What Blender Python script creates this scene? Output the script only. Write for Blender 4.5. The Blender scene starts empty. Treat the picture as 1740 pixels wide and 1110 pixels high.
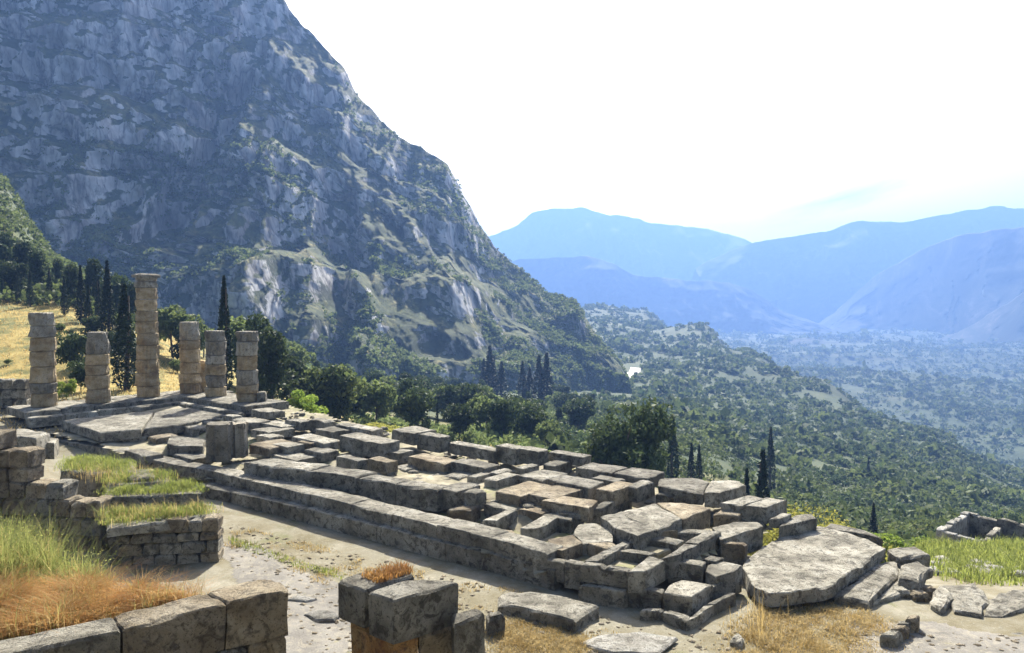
import bpy, math, random
import numpy as np

random.seed(7)
rng = np.random.default_rng(11)
R = math.radians
scene = bpy.context.scene
col = scene.collection

# ------------------------------------------------------------------ camera
F, CX, CY, HZ, H = 1257.0, 870.0, 555.0, 512.0, 7.6      # focal length and centre in photo pixels, eye height
PITCH = math.atan((CY - HZ) / F)
cam_d = bpy.data.cameras.new('camera')
cam_d.sensor_width = 36.0
cam_d.lens = 36.0 * F / 1740.0
cam_d.clip_start, cam_d.clip_end = 0.1, 30000.0
cam = bpy.data.objects.new('camera', cam_d)
cam.location = (0, 0, H)
cam.rotation_euler = (math.pi / 2 - PITCH, 0, 0)
col.objects.link(cam)
scene.camera = cam

# ------------------------------------------------------------------ world, sun, exposure
SUN_EL, SUN_AZ = R(41), R(4)                     # azimuth measured from the view direction (+Y) to the right (+X)
world = bpy.data.worlds.new('World')
scene.world = world
world.use_nodes = True
wn = world.node_tree
bg = wn.nodes['Background']
sky = wn.nodes.new('ShaderNodeTexSky')
sky.sky_type = 'NISHITA'
sky.sun_disc = False
sky.sun_elevation = SUN_EL
sky.sun_rotation = SUN_AZ
sky.altitude = 500
sky.air_density = 1.0
sky.dust_density = 8.0
# one thin grey wisp of cloud low in the sky
def wnode(t, **kw):
    n = wn.nodes.new(t)
    for k, v in kw.items(): setattr(n, k, v)
    return n
tc = wnode('ShaderNodeTexCoord')
sb = wnode('ShaderNodeVectorMath', operation='SUBTRACT'); sb.inputs[1].default_value = (0.408, 0.905, 0.126)
rt = wnode('ShaderNodeVectorRotate', rotation_type='Y_AXIS'); rt.inputs['Angle'].default_value = R(17)
ml = wnode('ShaderNodeVectorMath', operation='MULTIPLY'); ml.inputs[1].default_value = (11, 5, 60)
ln = wnode('ShaderNodeVectorMath', operation='LENGTH')
cn = wnode('ShaderNodeTexNoise'); cn.inputs['Scale'].default_value = 1.6; cn.inputs['Detail'].default_value = 8; cn.inputs['Roughness'].default_value = 0.65
sm = wnode('ShaderNodeMath', operation='MULTIPLY_ADD'); sm.inputs[1].default_value = 1.6; 
cr = wnode('ShaderNodeValToRGB'); cr.color_ramp.elements[0].position = 0.35; cr.color_ramp.elements[1].position = 0.95
cr.color_ramp.elements[0].color = (0.46, 0.33, 0.34, 1); cr.color_ramp.elements[1].color = (1, 1, 1, 1)
dv = wnode('ShaderNodeMath', operation='MULTIPLY'); dv.inputs[1].default_value = 0.5
cm = wnode('ShaderNodeMix', data_type='RGBA', blend_type='MULTIPLY'); cm.inputs[0].default_value = 1.0
wn.links.new(tc.outputs['Generated'], sb.inputs[0]); wn.links.new(sb.outputs[0], rt.inputs['Vector']); wn.links.new(rt.outputs[0], ml.inputs[0])
wn.links.new(ml.outputs[0], ln.inputs[0]); wn.links.new(ml.outputs[0], cn.inputs['Vector'])
wn.links.new(cn.outputs['Fac'], sm.inputs[0]); wn.links.new(ln.outputs['Value'], sm.inputs[2]); wn.links.new(sm.outputs[0], dv.inputs[0]); wn.links.new(dv.outputs[0], cr.inputs[0])
wn.links.new(sky.outputs[0], cm.inputs[6]); wn.links.new(cr.outputs[0], cm.inputs[7]); wn.links.new(cm.outputs[2], bg.inputs[0])
bg.inputs[1].default_value = 0.08
sun_d = bpy.data.lights.new('sun', 'SUN')
sun_d.energy = 5.0
sun_d.angle = R(0.5)
sun_d.color = (1.0, 0.95, 0.86)
sun = bpy.data.objects.new('sun', sun_d)
sun.rotation_euler = (R(90) - SUN_EL, 0, math.pi - SUN_AZ)
col.objects.link(sun)
vs = scene.view_settings
vs.view_transform = 'Standard'
vs.look = 'None'
vs.exposure = 1.72
vs.gamma = 1.0
vs.use_curve_mapping = False
cy = scene.cycles
cy.max_bounces = 5
cy.diffuse_bounces = 1
cy.glossy_bounces = 2
cy.transmission_bounces = 3
cy.volume_bounces = 0
cy.use_denoising = True
cy.use_adaptive_sampling = True
cy.adaptive_threshold = 0.02

# ------------------------------------------------------------------ measuring helpers
cp, sp = math.cos(PITCH), math.sin(PITCH)
def ray(px, py):
    a = (px - CX) / F; c = -(py - CY) / F
    return a, cp + sp * c, -sp + cp * c
def P(px, py, z):
    """point of the plane at height z that the photograph shows at that pixel"""
    x, y, w = ray(px, py); t = (z - H) / w
    return (x * t, y * t, z)
def zat(py, d):
    return H - (py - HZ) / F * d
TH = R(50.4)
EU = np.array([-math.sin(TH), math.cos(TH)])     # long axis of the temple, away from us
EV = np.array([math.cos(TH), math.sin(TH)])
OO = np.array([2.04, 24.16])
def UV(u, v):
    q = OO + EU * u + EV * v
    return float(q[0]), float(q[1])

# ------------------------------------------------------------------ noise
def _hash(i, j, k):
    n = (i * 374761393 + j * 668265263 + k * 2147483647 + 1013904223) & 0xFFFFFFFF
    n = ((n ^ (n >> 13)) * 1274126177) & 0xFFFFFFFF
    n = ((n ^ (n >> 16)) * 2246822519) & 0xFFFFFFFF
    return ((n ^ (n >> 15)) & 0xFFFFFF) / float(0xFFFFFF) * 2 - 1
def vnoise(x, y, z=0.0):
    x, y, z = np.broadcast_arrays(np.asarray(x, float), np.asarray(y, float), np.asarray(z, float))
    xi, yi, zi = np.floor(x).astype(np.int64), np.floor(y).astype(np.int64), np.floor(z).astype(np.int64)
    fx, fy, fz = x - xi, y - yi, z - zi
    fx = fx * fx * (3 - 2 * fx); fy = fy * fy * (3 - 2 * fy); fz = fz * fz * (3 - 2 * fz)
    r = 0
    for a in (0, 1):
        for b in (0, 1):
            for c in (0, 1):
                w = (fx if a else 1 - fx) * (fy if b else 1 - fy) * (fz if c else 1 - fz)
                r = r + w * _hash(xi + a, yi + b, zi + c)
    return r
def fbm(x, y, z=0.0, o=4, lac=2.03, gain=0.5):
    s, a = 0, 1.0
    for k in range(o):
        s = s + a * vnoise(np.asarray(x) + 17.3 * k, np.asarray(y) + 9.1 * k, np.asarray(z) + 5.7 * k)
        x, y, z, a = np.asarray(x) * lac, np.asarray(y) * lac, np.asarray(z) * lac, a * gain
    return s
def ridged(x, y, z=0.0, o=4):
    s, a = 0, 1.0
    for k in range(o):
        s = s + a * (1 - 2 * np.abs(vnoise(np.asarray(x) + 31.3 * k, np.asarray(y) + 7.7 * k, np.asarray(z) + 3.1 * k)))
        x, y, z, a = np.asarray(x) * 2.1, np.asarray(y) * 2.1, np.asarray(z) * 2.1, a * 0.5
    return s

# ------------------------------------------------------------------ materials
def mat(name):
    m = bpy.data.materials.new(name); m.use_nodes = True
    nt = m.node_tree
    b = nt.nodes['Principled BSDF']
    b.inputs['Roughness'].default_value = 0.9
    b.inputs['Specular IOR Level'].default_value = 0.15
    return m, nt, b
def N(nt, typ, **kw):
    n = nt.nodes.new(typ)
    for k, v in kw.items():
        if k.startswith('i_'):
            n.inputs[k[2:].replace('_', ' ')].default_value = v
        else:
            setattr(n, k, v)
    return n
def ramp(nt, fac, stops):
    n = nt.nodes.new('ShaderNodeValToRGB')
    e = n.color_ramp.elements
    while len(e) < len(stops): e.new(0.5)
    for k, (p, c) in enumerate(stops):
        e[k].position = p
        e[k].color = (*c, 1) if len(c) == 3 else c
    nt.links.new(fac, n.inputs[0])
    return n.outputs[0]
def mixc(nt, fac, a, b, mode='MIX'):
    n = nt.nodes.new('ShaderNodeMix'); n.data_type = 'RGBA'; n.blend_type = mode
    for s, v in ((n.inputs[0], fac), (n.inputs[6], a), (n.inputs[7], b)):
        if hasattr(v, 'links'): nt.links.new(v, s)
        elif isinstance(v, (int, float)): s.default_value = v
        else: s.default_value = (*v, 1)
    return n.outputs[2]
def noise(nt, scale, detail=6, rough=0.6, vec=None, dist=0.0):
    n = N(nt, 'ShaderNodeTexNoise')
    n.inputs['Scale'].default_value = scale; n.inputs['Detail'].default_value = detail
    n.inputs['Roughness'].default_value = rough; n.inputs['Distortion'].default_value = dist
    if vec is not None: nt.links.new(vec, n.inputs['Vector'])
    return n.outputs['Fac']
def geo_pos(nt, scale=(1, 1, 1)):
    g = N(nt, 'ShaderNodeNewGeometry')
    m = N(nt, 'ShaderNodeMapping')
    m.inputs['Scale'].default_value = scale
    nt.links.new(g.outputs['Position'], m.inputs['Vector'])
    return m.outputs[0]
def bump(nt, b, h, strength=0.5, dist=0.05):
    n = N(nt, 'ShaderNodeBump')
    n.inputs['Strength'].default_value = strength; n.inputs['Distance'].default_value = dist
    nt.links.new(h, n.inputs['Height']); nt.links.new(n.outputs[0], b.inputs['Normal'])

def stone_mat(name, base, dark, pale, stain, scale=1.0, spot=0.545, zs=1.0):
    m, nt, b = mat(name)
    p = geo_pos(nt, (1, 1, zs))
    oi = N(nt, 'ShaderNodeObjectInfo')
    c = ramp(nt, noise(nt, 0.9 * scale, 8, 0.65, p), [(0.36, dark), (0.5, base), (0.64, pale)])
    c = mixc(nt, ramp(nt, noise(nt, 3.2 * scale, 8, 0.7, p, 0.6), [(spot - 0.04, (0, 0, 0)), (spot + 0.05, (0.8,) * 3)]), c, stain)
    c = mixc(nt, ramp(nt, noise(nt, 5.5 * scale, 6, 0.7, p), [(0.62, (0, 0, 0)), (0.72, (0.6,) * 3)]), c, pale)
    pit = noise(nt, 16 * scale, 6, 0.75, p)
    c = mixc(nt, ramp(nt, pit, [(0.36, (0.85,) * 3), (0.46, (0, 0, 0))]), c, tuple(0.4 * v for v in dark))
    br = N(nt, 'ShaderNodeMapRange'); br.inputs[3].default_value = 0.68; br.inputs[4].default_value = 1.2
    nt.links.new(oi.outputs['Random'], br.inputs[0])
    hs = N(nt, 'ShaderNodeHueSaturation'); nt.links.new(br.outputs[0], hs.inputs['Value']); nt.links.new(c, hs.inputs['Color'])
    nt.links.new(hs.outputs[0], b.inputs['Base Color'])
    add = N(nt, 'ShaderNodeMath', operation='ADD'); nt.links.new(pit, add.inputs[0])
    nt.links.new(noise(nt, 4 * scale, 8, 0.7, p), add.inputs[1])
    bump(nt, b, add.outputs[0], 1.0, 0.12)
    return m
M = {}
M['stone'] = stone_mat('grey_limestone', (0.325, 0.303, 0.237), (0.175, 0.163, 0.125), (0.48, 0.455, 0.37), (0.085, 0.078, 0.06))
M['stone_warm'] = stone_mat('tan_limestone', (0.34, 0.285, 0.19), (0.19, 0.15, 0.095), (0.46, 0.4, 0.29), (0.11, 0.093, 0.067))
M['pale'] = stone_mat('pale_marble', (0.4, 0.385, 0.33), (0.28, 0.265, 0.22), (0.5, 0.485, 0.43), (0.17, 0.16, 0.13))
M['column'] = stone_mat('weathered_column_stone', (0.55, 0.43, 0.25), (0.38, 0.275, 0.15), (0.66, 0.55, 0.37), (0.26, 0.22, 0.16), 1.3, 0.6, 1.7)
M['column_top'] = stone_mat('grey_column_stone', (0.42, 0.38, 0.29), (0.27, 0.24, 0.18), (0.52, 0.48, 0.39), (0.17, 0.155, 0.12), 1.3, 0.57)
M['rust'] = stone_mat('rust_stained_stone', (0.42, 0.24, 0.09), (0.25, 0.12, 0.05), (0.5, 0.36, 0.18), (0.14, 0.1, 0.06), 1.5)

def ground_mat():
    m, nt, b = mat('earth_and_scrub')
    p = geo_pos(nt)
    g = N(nt, 'ShaderNodeNewGeometry')
    sx = N(nt, 'ShaderNodeSeparateXYZ'); nt.links.new(g.outputs['Position'], sx.inputs[0])
    near = ramp(nt, noise(nt, 0.5, 10, 0.7, p), [(0.32, (0.1, 0.085, 0.043)), (0.45, (0.145, 0.127, 0.077)), (0.56, (0.185, 0.17, 0.12)), (0.7, (0.27, 0.25, 0.19))])
    near = mixc(nt, ramp(nt, noise(nt, 0.33, 8, 0.7, p, 0.4), [(0.56, (0, 0, 0)), (0.66, (0.7,) * 3)]), near, (0.095, 0.1, 0.035))
    near = mixc(nt, ramp(nt, noise(nt, 7, 6, 0.7, p), [(0.58, (0, 0, 0)), (0.68, (0.6,) * 3)]), near, (0.3, 0.285, 0.23))
    near = mixc(nt, ramp(nt, noise(nt, 12, 5, 0.7, p), [(0.3, (0.7,) * 3), (0.4, (0, 0, 0))]), near, (0.13, 0.11, 0.06))
    far = ramp(nt, noise(nt, 0.012, 12, 0.7, p), [(0.36, (0.022, 0.038, 0.016)), (0.5, (0.04, 0.056, 0.022)), (0.62, (0.065, 0.075, 0.032)), (0.74, (0.17, 0.155, 0.09))])
    far = mixc(nt, ramp(nt, noise(nt, 0.09, 8, 0.75, p), [(0.5, (0, 0, 0)), (0.58, (0.8,) * 3)]), far, (0.04, 0.06, 0.022))
    gold = ramp(nt, noise(nt, 0.35, 10, 0.7, p), [(0.36, (0.07, 0.085, 0.025)), (0.46, (0.15, 0.135, 0.04)), (0.54, (0.25, 0.19, 0.055)), (0.64, (0.32, 0.25, 0.08)), (0.72, (0.13, 0.13, 0.04))])
    mg = N(nt, 'ShaderNodeMapRange'); mg.inputs[1].default_value = 58; mg.inputs[2].default_value = 66
    nt.links.new(sx.outputs[1], mg.inputs[0])
    near = mixc(nt, mg.outputs[0], near, gold)
    mr = N(nt, 'ShaderNodeMapRange'); mr.inputs[1].default_value = 105; mr.inputs[2].default_value = 160
    nt.links.new(sx.outputs[1], mr.inputs[0])
    c = mixc(nt, mr.outputs[0], near, far)
    nt.links.new(c, b.inputs['Base Color'])
    bump(nt, b, noise(nt, 9, 8, 0.7, p), 0.7, 0.05)
    return m
M['ground'] = ground_mat()
def path_mat():
    m, nt, b = mat('trodden_gravel')
    p = geo_pos(nt)
    c = ramp(nt, noise(nt, 0.8, 10, 0.7, p), [(0.35, (0.115, 0.108, 0.09)), (0.5, (0.16, 0.15, 0.128)), (0.66, (0.21, 0.198, 0.168))])
    c = mixc(nt, ramp(nt, noise(nt, 2.6, 8, 0.7, p, 1.0), [(0.5, (0, 0, 0)), (0.62, (0.7,) * 3)]), c, (0.27, 0.245, 0.185))
    c = mixc(nt, ramp(nt, noise(nt, 18, 6, 0.7, p), [(0.54, (0, 0, 0)), (0.64, (0.6,) * 3)]), c, (0.09, 0.082, 0.065))
    c = mixc(nt, ramp(nt, noise(nt, 1.7, 8, 0.75, p), [(0.6, (0, 0, 0)), (0.68, (0.6,) * 3)]), c, (0.22, 0.2, 0.09))
    nt.links.new(c, b.inputs['Base Color'])
    bump(nt, b, noise(nt, 14, 8, 0.7, p), 0.7, 0.04)
    return m
M['path'] = path_mat()
def dirt_mat():
    m, nt, b = mat('dry_grass_and_earth')
    p = geo_pos(nt)
    c = ramp(nt, noise(nt, 1.1, 10, 0.7, p), [(0.33, (0.11, 0.098, 0.06)), (0.5, (0.23, 0.205, 0.135)), (0.66, (0.33, 0.3, 0.22))])
    c = mixc(nt, ramp(nt, noise(nt, 0.6, 8, 0.75, p), [(0.52, (0, 0, 0)), (0.62, (0.7,) * 3)]), c, (0.17, 0.18, 0.06))
    nt.links.new(c, b.inputs['Base Color'])
    bump(nt, b, noise(nt, 9, 8, 0.7, p), 0.8, 0.06)
    return m
M['dirt'] = dirt_mat()
def cliff_mat():
    m, nt, b = mat('cliff_rock_with_scrub')
    p = geo_pos(nt); pv = geo_pos(nt, (1, 1, 0.28))
    g = N(nt, 'ShaderNodeNewGeometry')
    sn = N(nt, 'ShaderNodeSeparateXYZ'); nt.links.new(g.outputs['Normal'], sn.inputs[0])
    rock = ramp(nt, noise(nt, 0.045, 12, 0.7, pv, 0.5), [(0.3, (0.13, 0.127, 0.12)), (0.42, (0.3, 0.29, 0.27)), (0.52, (0.5, 0.485, 0.45)), (0.62, (0.68, 0.66, 0.61))])
    rock = mixc(nt, ramp(nt, noise(nt, 0.02, 8, 0.65, p), [(0.58, (0, 0, 0)), (0.7, (0.6,) * 3)]), rock, (0.34, 0.25, 0.19))
    rock = mixc(nt, ramp(nt, noise(nt, 0.16, 8, 0.75, pv, 0.8), [(0.36, (0.75,) * 3), (0.45, (0, 0, 0))]), rock, (0.08, 0.08, 0.075))
    wv = N(nt, 'ShaderNodeTexNoise'); wv.inputs['Scale'].default_value = 0.05; wv.inputs['Detail'].default_value = 6
    nt.links.new(pv, wv.inputs['Vector'])
    sc_ = N(nt, 'ShaderNodeVectorMath', operation='SCALE'); sc_.inputs['Scale'].default_value = 22.0; nt.links.new(wv.outputs['Color'], sc_.inputs[0])
    ad_ = N(nt, 'ShaderNodeVectorMath', operation='ADD'); nt.links.new(pv, ad_.inputs[0]); nt.links.new(sc_.outputs[0], ad_.inputs[1])
    for vs_, wd, k_ in ((0.06, 0.06, 0.7), (0.17, 0.07, 0.4)):
        vo = N(nt, 'ShaderNodeTexVoronoi'); vo.feature = 'DISTANCE_TO_EDGE'; vo.inputs['Scale'].default_value = vs_
        nt.links.new(ad_.outputs[0], vo.inputs['Vector'])
        rock = mixc(nt, ramp(nt, vo.outputs['Distance'], [(0.0, (k_,) * 3), (wd, (0, 0, 0))]), rock, (0.06, 0.058, 0.052))
    grass = ramp(nt, noise(nt, 0.06, 10, 0.7, p), [(0.4, (0.045, 0.065, 0.022)), (0.5, (0.1, 0.115, 0.038)), (0.6, (0.2, 0.18, 0.075))])
    grass = mixc(nt, ramp(nt, noise(nt, 0.2, 7, 0.75, p), [(0.46, (0, 0, 0)), (0.53, (0.9,) * 3)]), grass, (0.04, 0.055, 0.022))
    sl = N(nt, 'ShaderNodeMath', operation='ADD')
    nz = N(nt, 'ShaderNodeMath', operation='MULTIPLY'); nz.inputs[1].default_value = 0.9
    nt.links.new(noise(nt, 0.05, 10, 0.75, p), nz.inputs[0])
    nt.links.new(sn.outputs[2], sl.inputs[0]); nt.links.new(nz.outputs[0], sl.inputs[1])
    c = mixc(nt, ramp(nt, sl.outputs[0], [(0.86, (0, 0, 0)), (0.96, (1, 1, 1))]), rock, grass)
    sp_ = N(nt, 'ShaderNodeSeparateXYZ'); nt.links.new(g.outputs['Position'], sp_.inputs[0])
    hz_ = N(nt, 'ShaderNodeMath', operation='MULTIPLY_ADD'); hz_.inputs[1].default_value = -0.0003; nt.links.new(sp_.outputs[2], hz_.inputs[0])
    nt.links.new(noise(nt, 0.033, 12, 0.72, p, 0.3), hz_.inputs[2])
    scrub = hz_.outputs[0]
    c = mixc(nt, ramp(nt, scrub, [(0.53, (0, 0, 0)), (0.58, (0.9,) * 3)]), c, (0.042, 0.056, 0.025))
    nt.links.new(c, b.inputs['Base Color'])
    bump(nt, b, noise(nt, 0.3, 10, 0.75, pv), 0.9, 2.5)
    return m
M['cliff'] = cliff_mat()
def far_mat():
    m, nt, b = mat('far_wooded_slopes')
    p = geo_pos(nt)
    c = ramp(nt, noise(nt, 0.0055, 14, 0.75, p, 0.6), [(0.4, (0.008, 0.016, 0.008)), (0.5, (0.026, 0.036, 0.018)), (0.58, (0.055, 0.058, 0.036)), (0.66, (0.12, 0.115, 0.085))])
    nt.links.new(c, b.inputs['Base Color'])
    return m
M['far'] = far_mat()
def leaf_mat(name, a, b_, trans=0.35, obj_var=True, wide=False):
    m, nt, b = mat(name)
    p = geo_pos(nt)
    c = ramp(nt, noise(nt, 2.3, 3, 0.6, p), [(0.32, a), (0.68, b_)])
    if wide: c = mixc(nt, ramp(nt, noise(nt, 0.035, 8, 0.75, p), [(0.38, (0, 0, 0)), (0.62, (1, 1, 1))]), mixc(nt, 1.0, c, (0.42, 0.5, 0.55), 'MULTIPLY'), mixc(nt, 1.0, c, (1.25, 1.15, 0.9), 'MULTIPLY'))
    if obj_var:
        oi = N(nt, 'ShaderNodeObjectInfo')
        br = N(nt, 'ShaderNodeMapRange'); br.inputs[3].default_value = 0.75; br.inputs[4].default_value = 1.25
        nt.links.new(oi.outputs['Random'], br.inputs[0])
        hs = N(nt, 'ShaderNodeHueSaturation'); nt.links.new(br.outputs[0], hs.inputs['Value']); nt.links.new(c, hs.inputs['Color'])
        c = hs.outputs[0]
    nt.links.new(c, b.inputs['Base Color'])
    b.inputs['Roughness'].default_value = 0.7
    t = N(nt, 'ShaderNodeBsdfTranslucent'); nt.links.new(c, t.inputs[0])
    mx = N(nt, 'ShaderNodeMixShader'); mx.inputs[0].default_value = trans
    out = nt.nodes['Material Output']
    nt.links.new(b.outputs[0], mx.inputs[1]); nt.links.new(t.outputs[0], mx.inputs[2]); nt.links.new(mx.outputs[0], out.inputs[0])
    return m
M['leaf'] = leaf_mat('olive_green_leaves', (0.07, 0.105, 0.035), (0.17, 0.2, 0.07), 0.45)
M['leaf_dark'] = leaf_mat('dark_evergreen_leaves', (0.028, 0.045, 0.018), (0.075, 0.1, 0.038), 0.3)
M['leaf_bright'] = leaf_mat('fresh_green_leaves', (0.12, 0.2, 0.03), (0.24, 0.3, 0.05), 0.5)
M['leaf_yellow'] = leaf_mat('yellow_green_leaves', (0.2, 0.22, 0.04), (0.33, 0.3, 0.07), 0.5)
M['cypress'] = leaf_mat('cypress_foliage', (0.014, 0.026, 0.014), (0.035, 0.052, 0.024), 0.12)
M['weed'] = leaf_mat('green_weeds', (0.16, 0.2, 0.05), (0.36, 0.36, 0.12), 0.5)
M['grass'] = leaf_mat('spring_grass', (0.15, 0.19, 0.04), (0.3, 0.32, 0.08), 0.5)
M['straw'] = leaf_mat('straw_grass', (0.36, 0.25, 0.08), (0.55, 0.43, 0.2), 0.45)
M['orange'] = leaf_mat('rusty_dry_brush', (0.3, 0.13, 0.035), (0.5, 0.3, 0.1), 0.45)
M['wood_far'] = leaf_mat('hillside_wood', (0.05, 0.08, 0.032), (0.14, 0.175, 0.075), 0.42, False, True)
mb, nt_, b_ = mat('bark')
nt_.links.new(ramp(nt_, noise(nt_, 9, 6, 0.7, geo_pos(nt_, (1, 1, .3))), [(0.35, (0.05, 0.04, 0.03)), (0.65, (0.16, 0.13, 0.1))]), b_.inputs['Base Color'])
M['bark'] = mb
mr_, nt_, b_ = mat('pale_road')
nt_.links.new(ramp(nt_, noise(nt_, 0.3, 6, 0.7, geo_pos(nt_)), [(0.35, (0.45, 0.43, 0.39)), (0.65, (0.62, 0.6, 0.55))]), b_.inputs['Base Color'])
M['road'] = mr_

# ------------------------------------------------------------------ object helpers
def mesh(name, verts, faces, m, smooth=False):
    me = bpy.data.meshes.new(name)
    if isinstance(faces, np.ndarray):
        verts = np.asarray(verts, np.float32)
        nf, k = faces.shape
        me.vertices.add(len(verts)); me.vertices.foreach_set('co', verts.ravel())
        me.loops.add(nf * k); me.loops.foreach_set('vertex_index', faces.astype(np.int32).ravel())
        me.polygons.add(nf); me.polygons.foreach_set('loop_start', np.arange(0, nf * k, k, dtype=np.int32))
        me.update(calc_edges=True)
    else:
        me.from_pydata([tuple(map(float, v)) for v in verts], [], faces)
        me.update()
    me.materials.append(m)
    if smooth:
        me.polygons.foreach_set('use_smooth', np.ones(len(me.polygons), bool))
    return me
def obj(name, me, parent=None, loc=None):
    o = bpy.data.objects.new(name, me); col.objects.link(o)
    if parent is not None: o.parent = parent
    if loc is not None: o.location = loc
    return o
def tag(o, label=None, cat=None, group=None, kind=None):
    if label: o['label'] = label
    if cat: o['category'] = cat
    if group: o['group'] = group
    if kind: o['kind'] = kind
    return o
def empty(name, loc, label, cat, group=None):
    o = bpy.data.objects.new(name, None); o.empty_display_size = 0.3
    o.location = loc; col.objects.link(o)
    return tag(o, label, cat, group)
def copy_thing(src, loc, rz, sc, label=None, group=None):
    r = src.copy(); col.objects.link(r)
    r.location = loc; r.rotation_euler = (0, 0, rz); r.scale = sc
    if label: r['label'] = label
    if group: r['group'] = group
    for ch in src.children:
        c = ch.copy(); col.objects.link(c); c.parent = r
    return r
def grid_faces(nr, nc):
    a = np.arange(nr * nc).reshape(nr, nc)
    return np.stack([a[:-1, :-1].ravel(), a[:-1, 1:].ravel(), a[1:, 1:].ravel(), a[1:, :-1].ravel()], 1)

# ------------------------------------------------------------------ ground: one sheet from our feet to the horizon
def yy(d, py): return (d, zat(py, d))
TAB = {
 -500: [(3, 5.9), (12, 3), (20, 1.5), (40, 1), (60, 3), (90, 14), (140, 35), (260, 90), (400, 120), (700, 60), (900, -150)],
 -250: [(3, 5.9), (7, 2), (10, -1.5), (11.5, -2), (12.2, .8), (17, .8), (24, .2), (40, .2), (60, .8), (80, 4), (120, 15), (200, 52), (260, 70), (330, 30), (600, 0), (900, -150)],
 0:    [(3, 5.9), (7, 2), (10, -1.5), (13.6, -2.4), (14.4, .65), (17, .6), (22, -.4), (27, -1.8), (31, -2.2), (40, -1.6), (50, -1.0), (60, -.4), (75, 0), yy(95, 540), yy(130, 478), yy(190, 310), yy(215, 295), (260, 36), (330, 10), (600, 0), (900, -150)],
 100:  [(3, 5.9), (7, 2), (10, -1.5), (14.0, -2.4), (14.8, .65), (17.5, .6), (20, -.6), (25, -2.2), (31, -2.7), (42, -2.4), (52, -1.2), (60, -.7), (75, -.3), yy(95, 550), yy(130, 480), yy(180, 450), (240, 14), (330, 8), (600, 0), (900, -150)],
 250:  [(3, 5.9), (7, 2), (10, -1.5), (14.9, -2.5), (15.7, .65), (17.2, .6), (18, 0), (21, -1.8), (25, -2.7), (42, -2.7), (52, -1.6), (60, -.9), yy(85, 625), yy(110, 560), yy(200, 530), yy(330, 520), yy(440, 520), (600, -60), (900, -150)],
 350:  [(3, 5.9), (7, 2), (10, -1.5), (15.7, -2.6), (16.5, .6), (17, .5), (17.5, -1), (20, -2.7), (45, -2.7), (55, -2), (65, -1.2), yy(85, 640), yy(110, 610), yy(200, 570), yy(330, 560), yy(440, 560), (600, -60), (900, -150)],
 450:  [(3, 5.9), (11, .2), (14, -1.5), (17, -2.7), (45, -2.7), (55, -2.2), (66, -1.8), yy(75, 692), yy(110, 655), yy(200, 610), yy(330, 595), yy(440, 595), (600, -60), (900, -150)],
 650:  [(3, 5.9), (11, .2), (14, -1.5), (17, -2.7), (40, -2.8), (52, -3.4), (62, -7), yy(100, 735), yy(200, 680), yy(330, 640), yy(440, 640), (600, -60), (900, -150)],
 850:  [(3, 5.9), (11, .2), (14, -1.5), (17, -2.7), (36, -2.8), (47, -3.6), (58, -8), yy(100, 758), yy(200, 697), yy(350, 662), yy(500, 640), (800, -40), (1000, -150)],
 1000: [(3, 5.9), (11, .2), (14, -1.4), (18, -2.75), (34, -2.9), (44, -4), (58, -11), yy(120, 770), yy(200, 720), yy(400, 662), yy(700, 600), yy(1200, 540), yy(1800, 519), (2100, -150)],
 1100: [(3, 5.9), (11, .2), (14, -1.4), (18, -2.75), (32, -3), (40, -5), (52, -12), yy(120, 805), yy(250, 705), yy(500, 642), yy(900, 590), yy(1400, 545), yy(1700, 529), (2000, -150)],
 1200: [(3, 5.9), (11, .2), (14, -1.4), (18, -2.75), (31, -3.1), (38, -5), (50, -14), yy(120, 835), yy(300, 708), yy(600, 635), yy(1000, 575), yy(1120, 555), (1350, -150)],
 1300: [(3, 5.9), (11, .2), (14, -1.4), (18, -2.75), (31, -3.2), (36, -5), (50, -15), yy(120, 862), yy(300, 740), yy(600, 652), yy(900, 594), (1080, -150)],
 1400: [(3, 5.9), (11, .2), (14, -1.4), (18, -2.75), (29, -3.2), (35, -5), (50, -16), yy(120, 885), yy(250, 790), yy(450, 700), yy(700, 640), (860, -150)],
 1580: [(3, 5.9), (11, .2), (14, -1.4), (18, -2.8), (27, -3.2), (32, -4.6), yy(45, 930), (60, -14), yy(120, 895), yy(250, 822), yy(450, 745), yy(560, 722), (700, -150)],
 1740: [(3, 5.9), (11, .2), (14, -1.4), (18, -2.8), (26, -3.2), (32, -4.6), yy(45, 928), (62, -16), yy(130, 885), yy(250, 850), yy(400, 815), yy(480, 803), (600, -150)],
 2100: [(3, 5.9), (11, .2), (14, -1.4), (18, -2.8), (26, -3.4), (45, -8), (65, -20), (130, -36), (250, -75), (400, -115), (600, -150)],
 2900: [(3, 5.9), (11, 1), (18, -2), (45, -9), (65, -22), (130, -45), (250, -90), (400, -130), (600, -150)],
}
_tp = np.array(sorted(TAB)); _ld = np.linspace(math.log(3), math.log(9000), 700)
_tz = []
for k in _tp:
    d, z = zip(*TAB[k]); d = list(d) + [9000.0]; z = list(z) + [-150.0]
    _tz.append(np.interp(_ld, np.log(d), z))
_tz = np.array(_tz)
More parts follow.
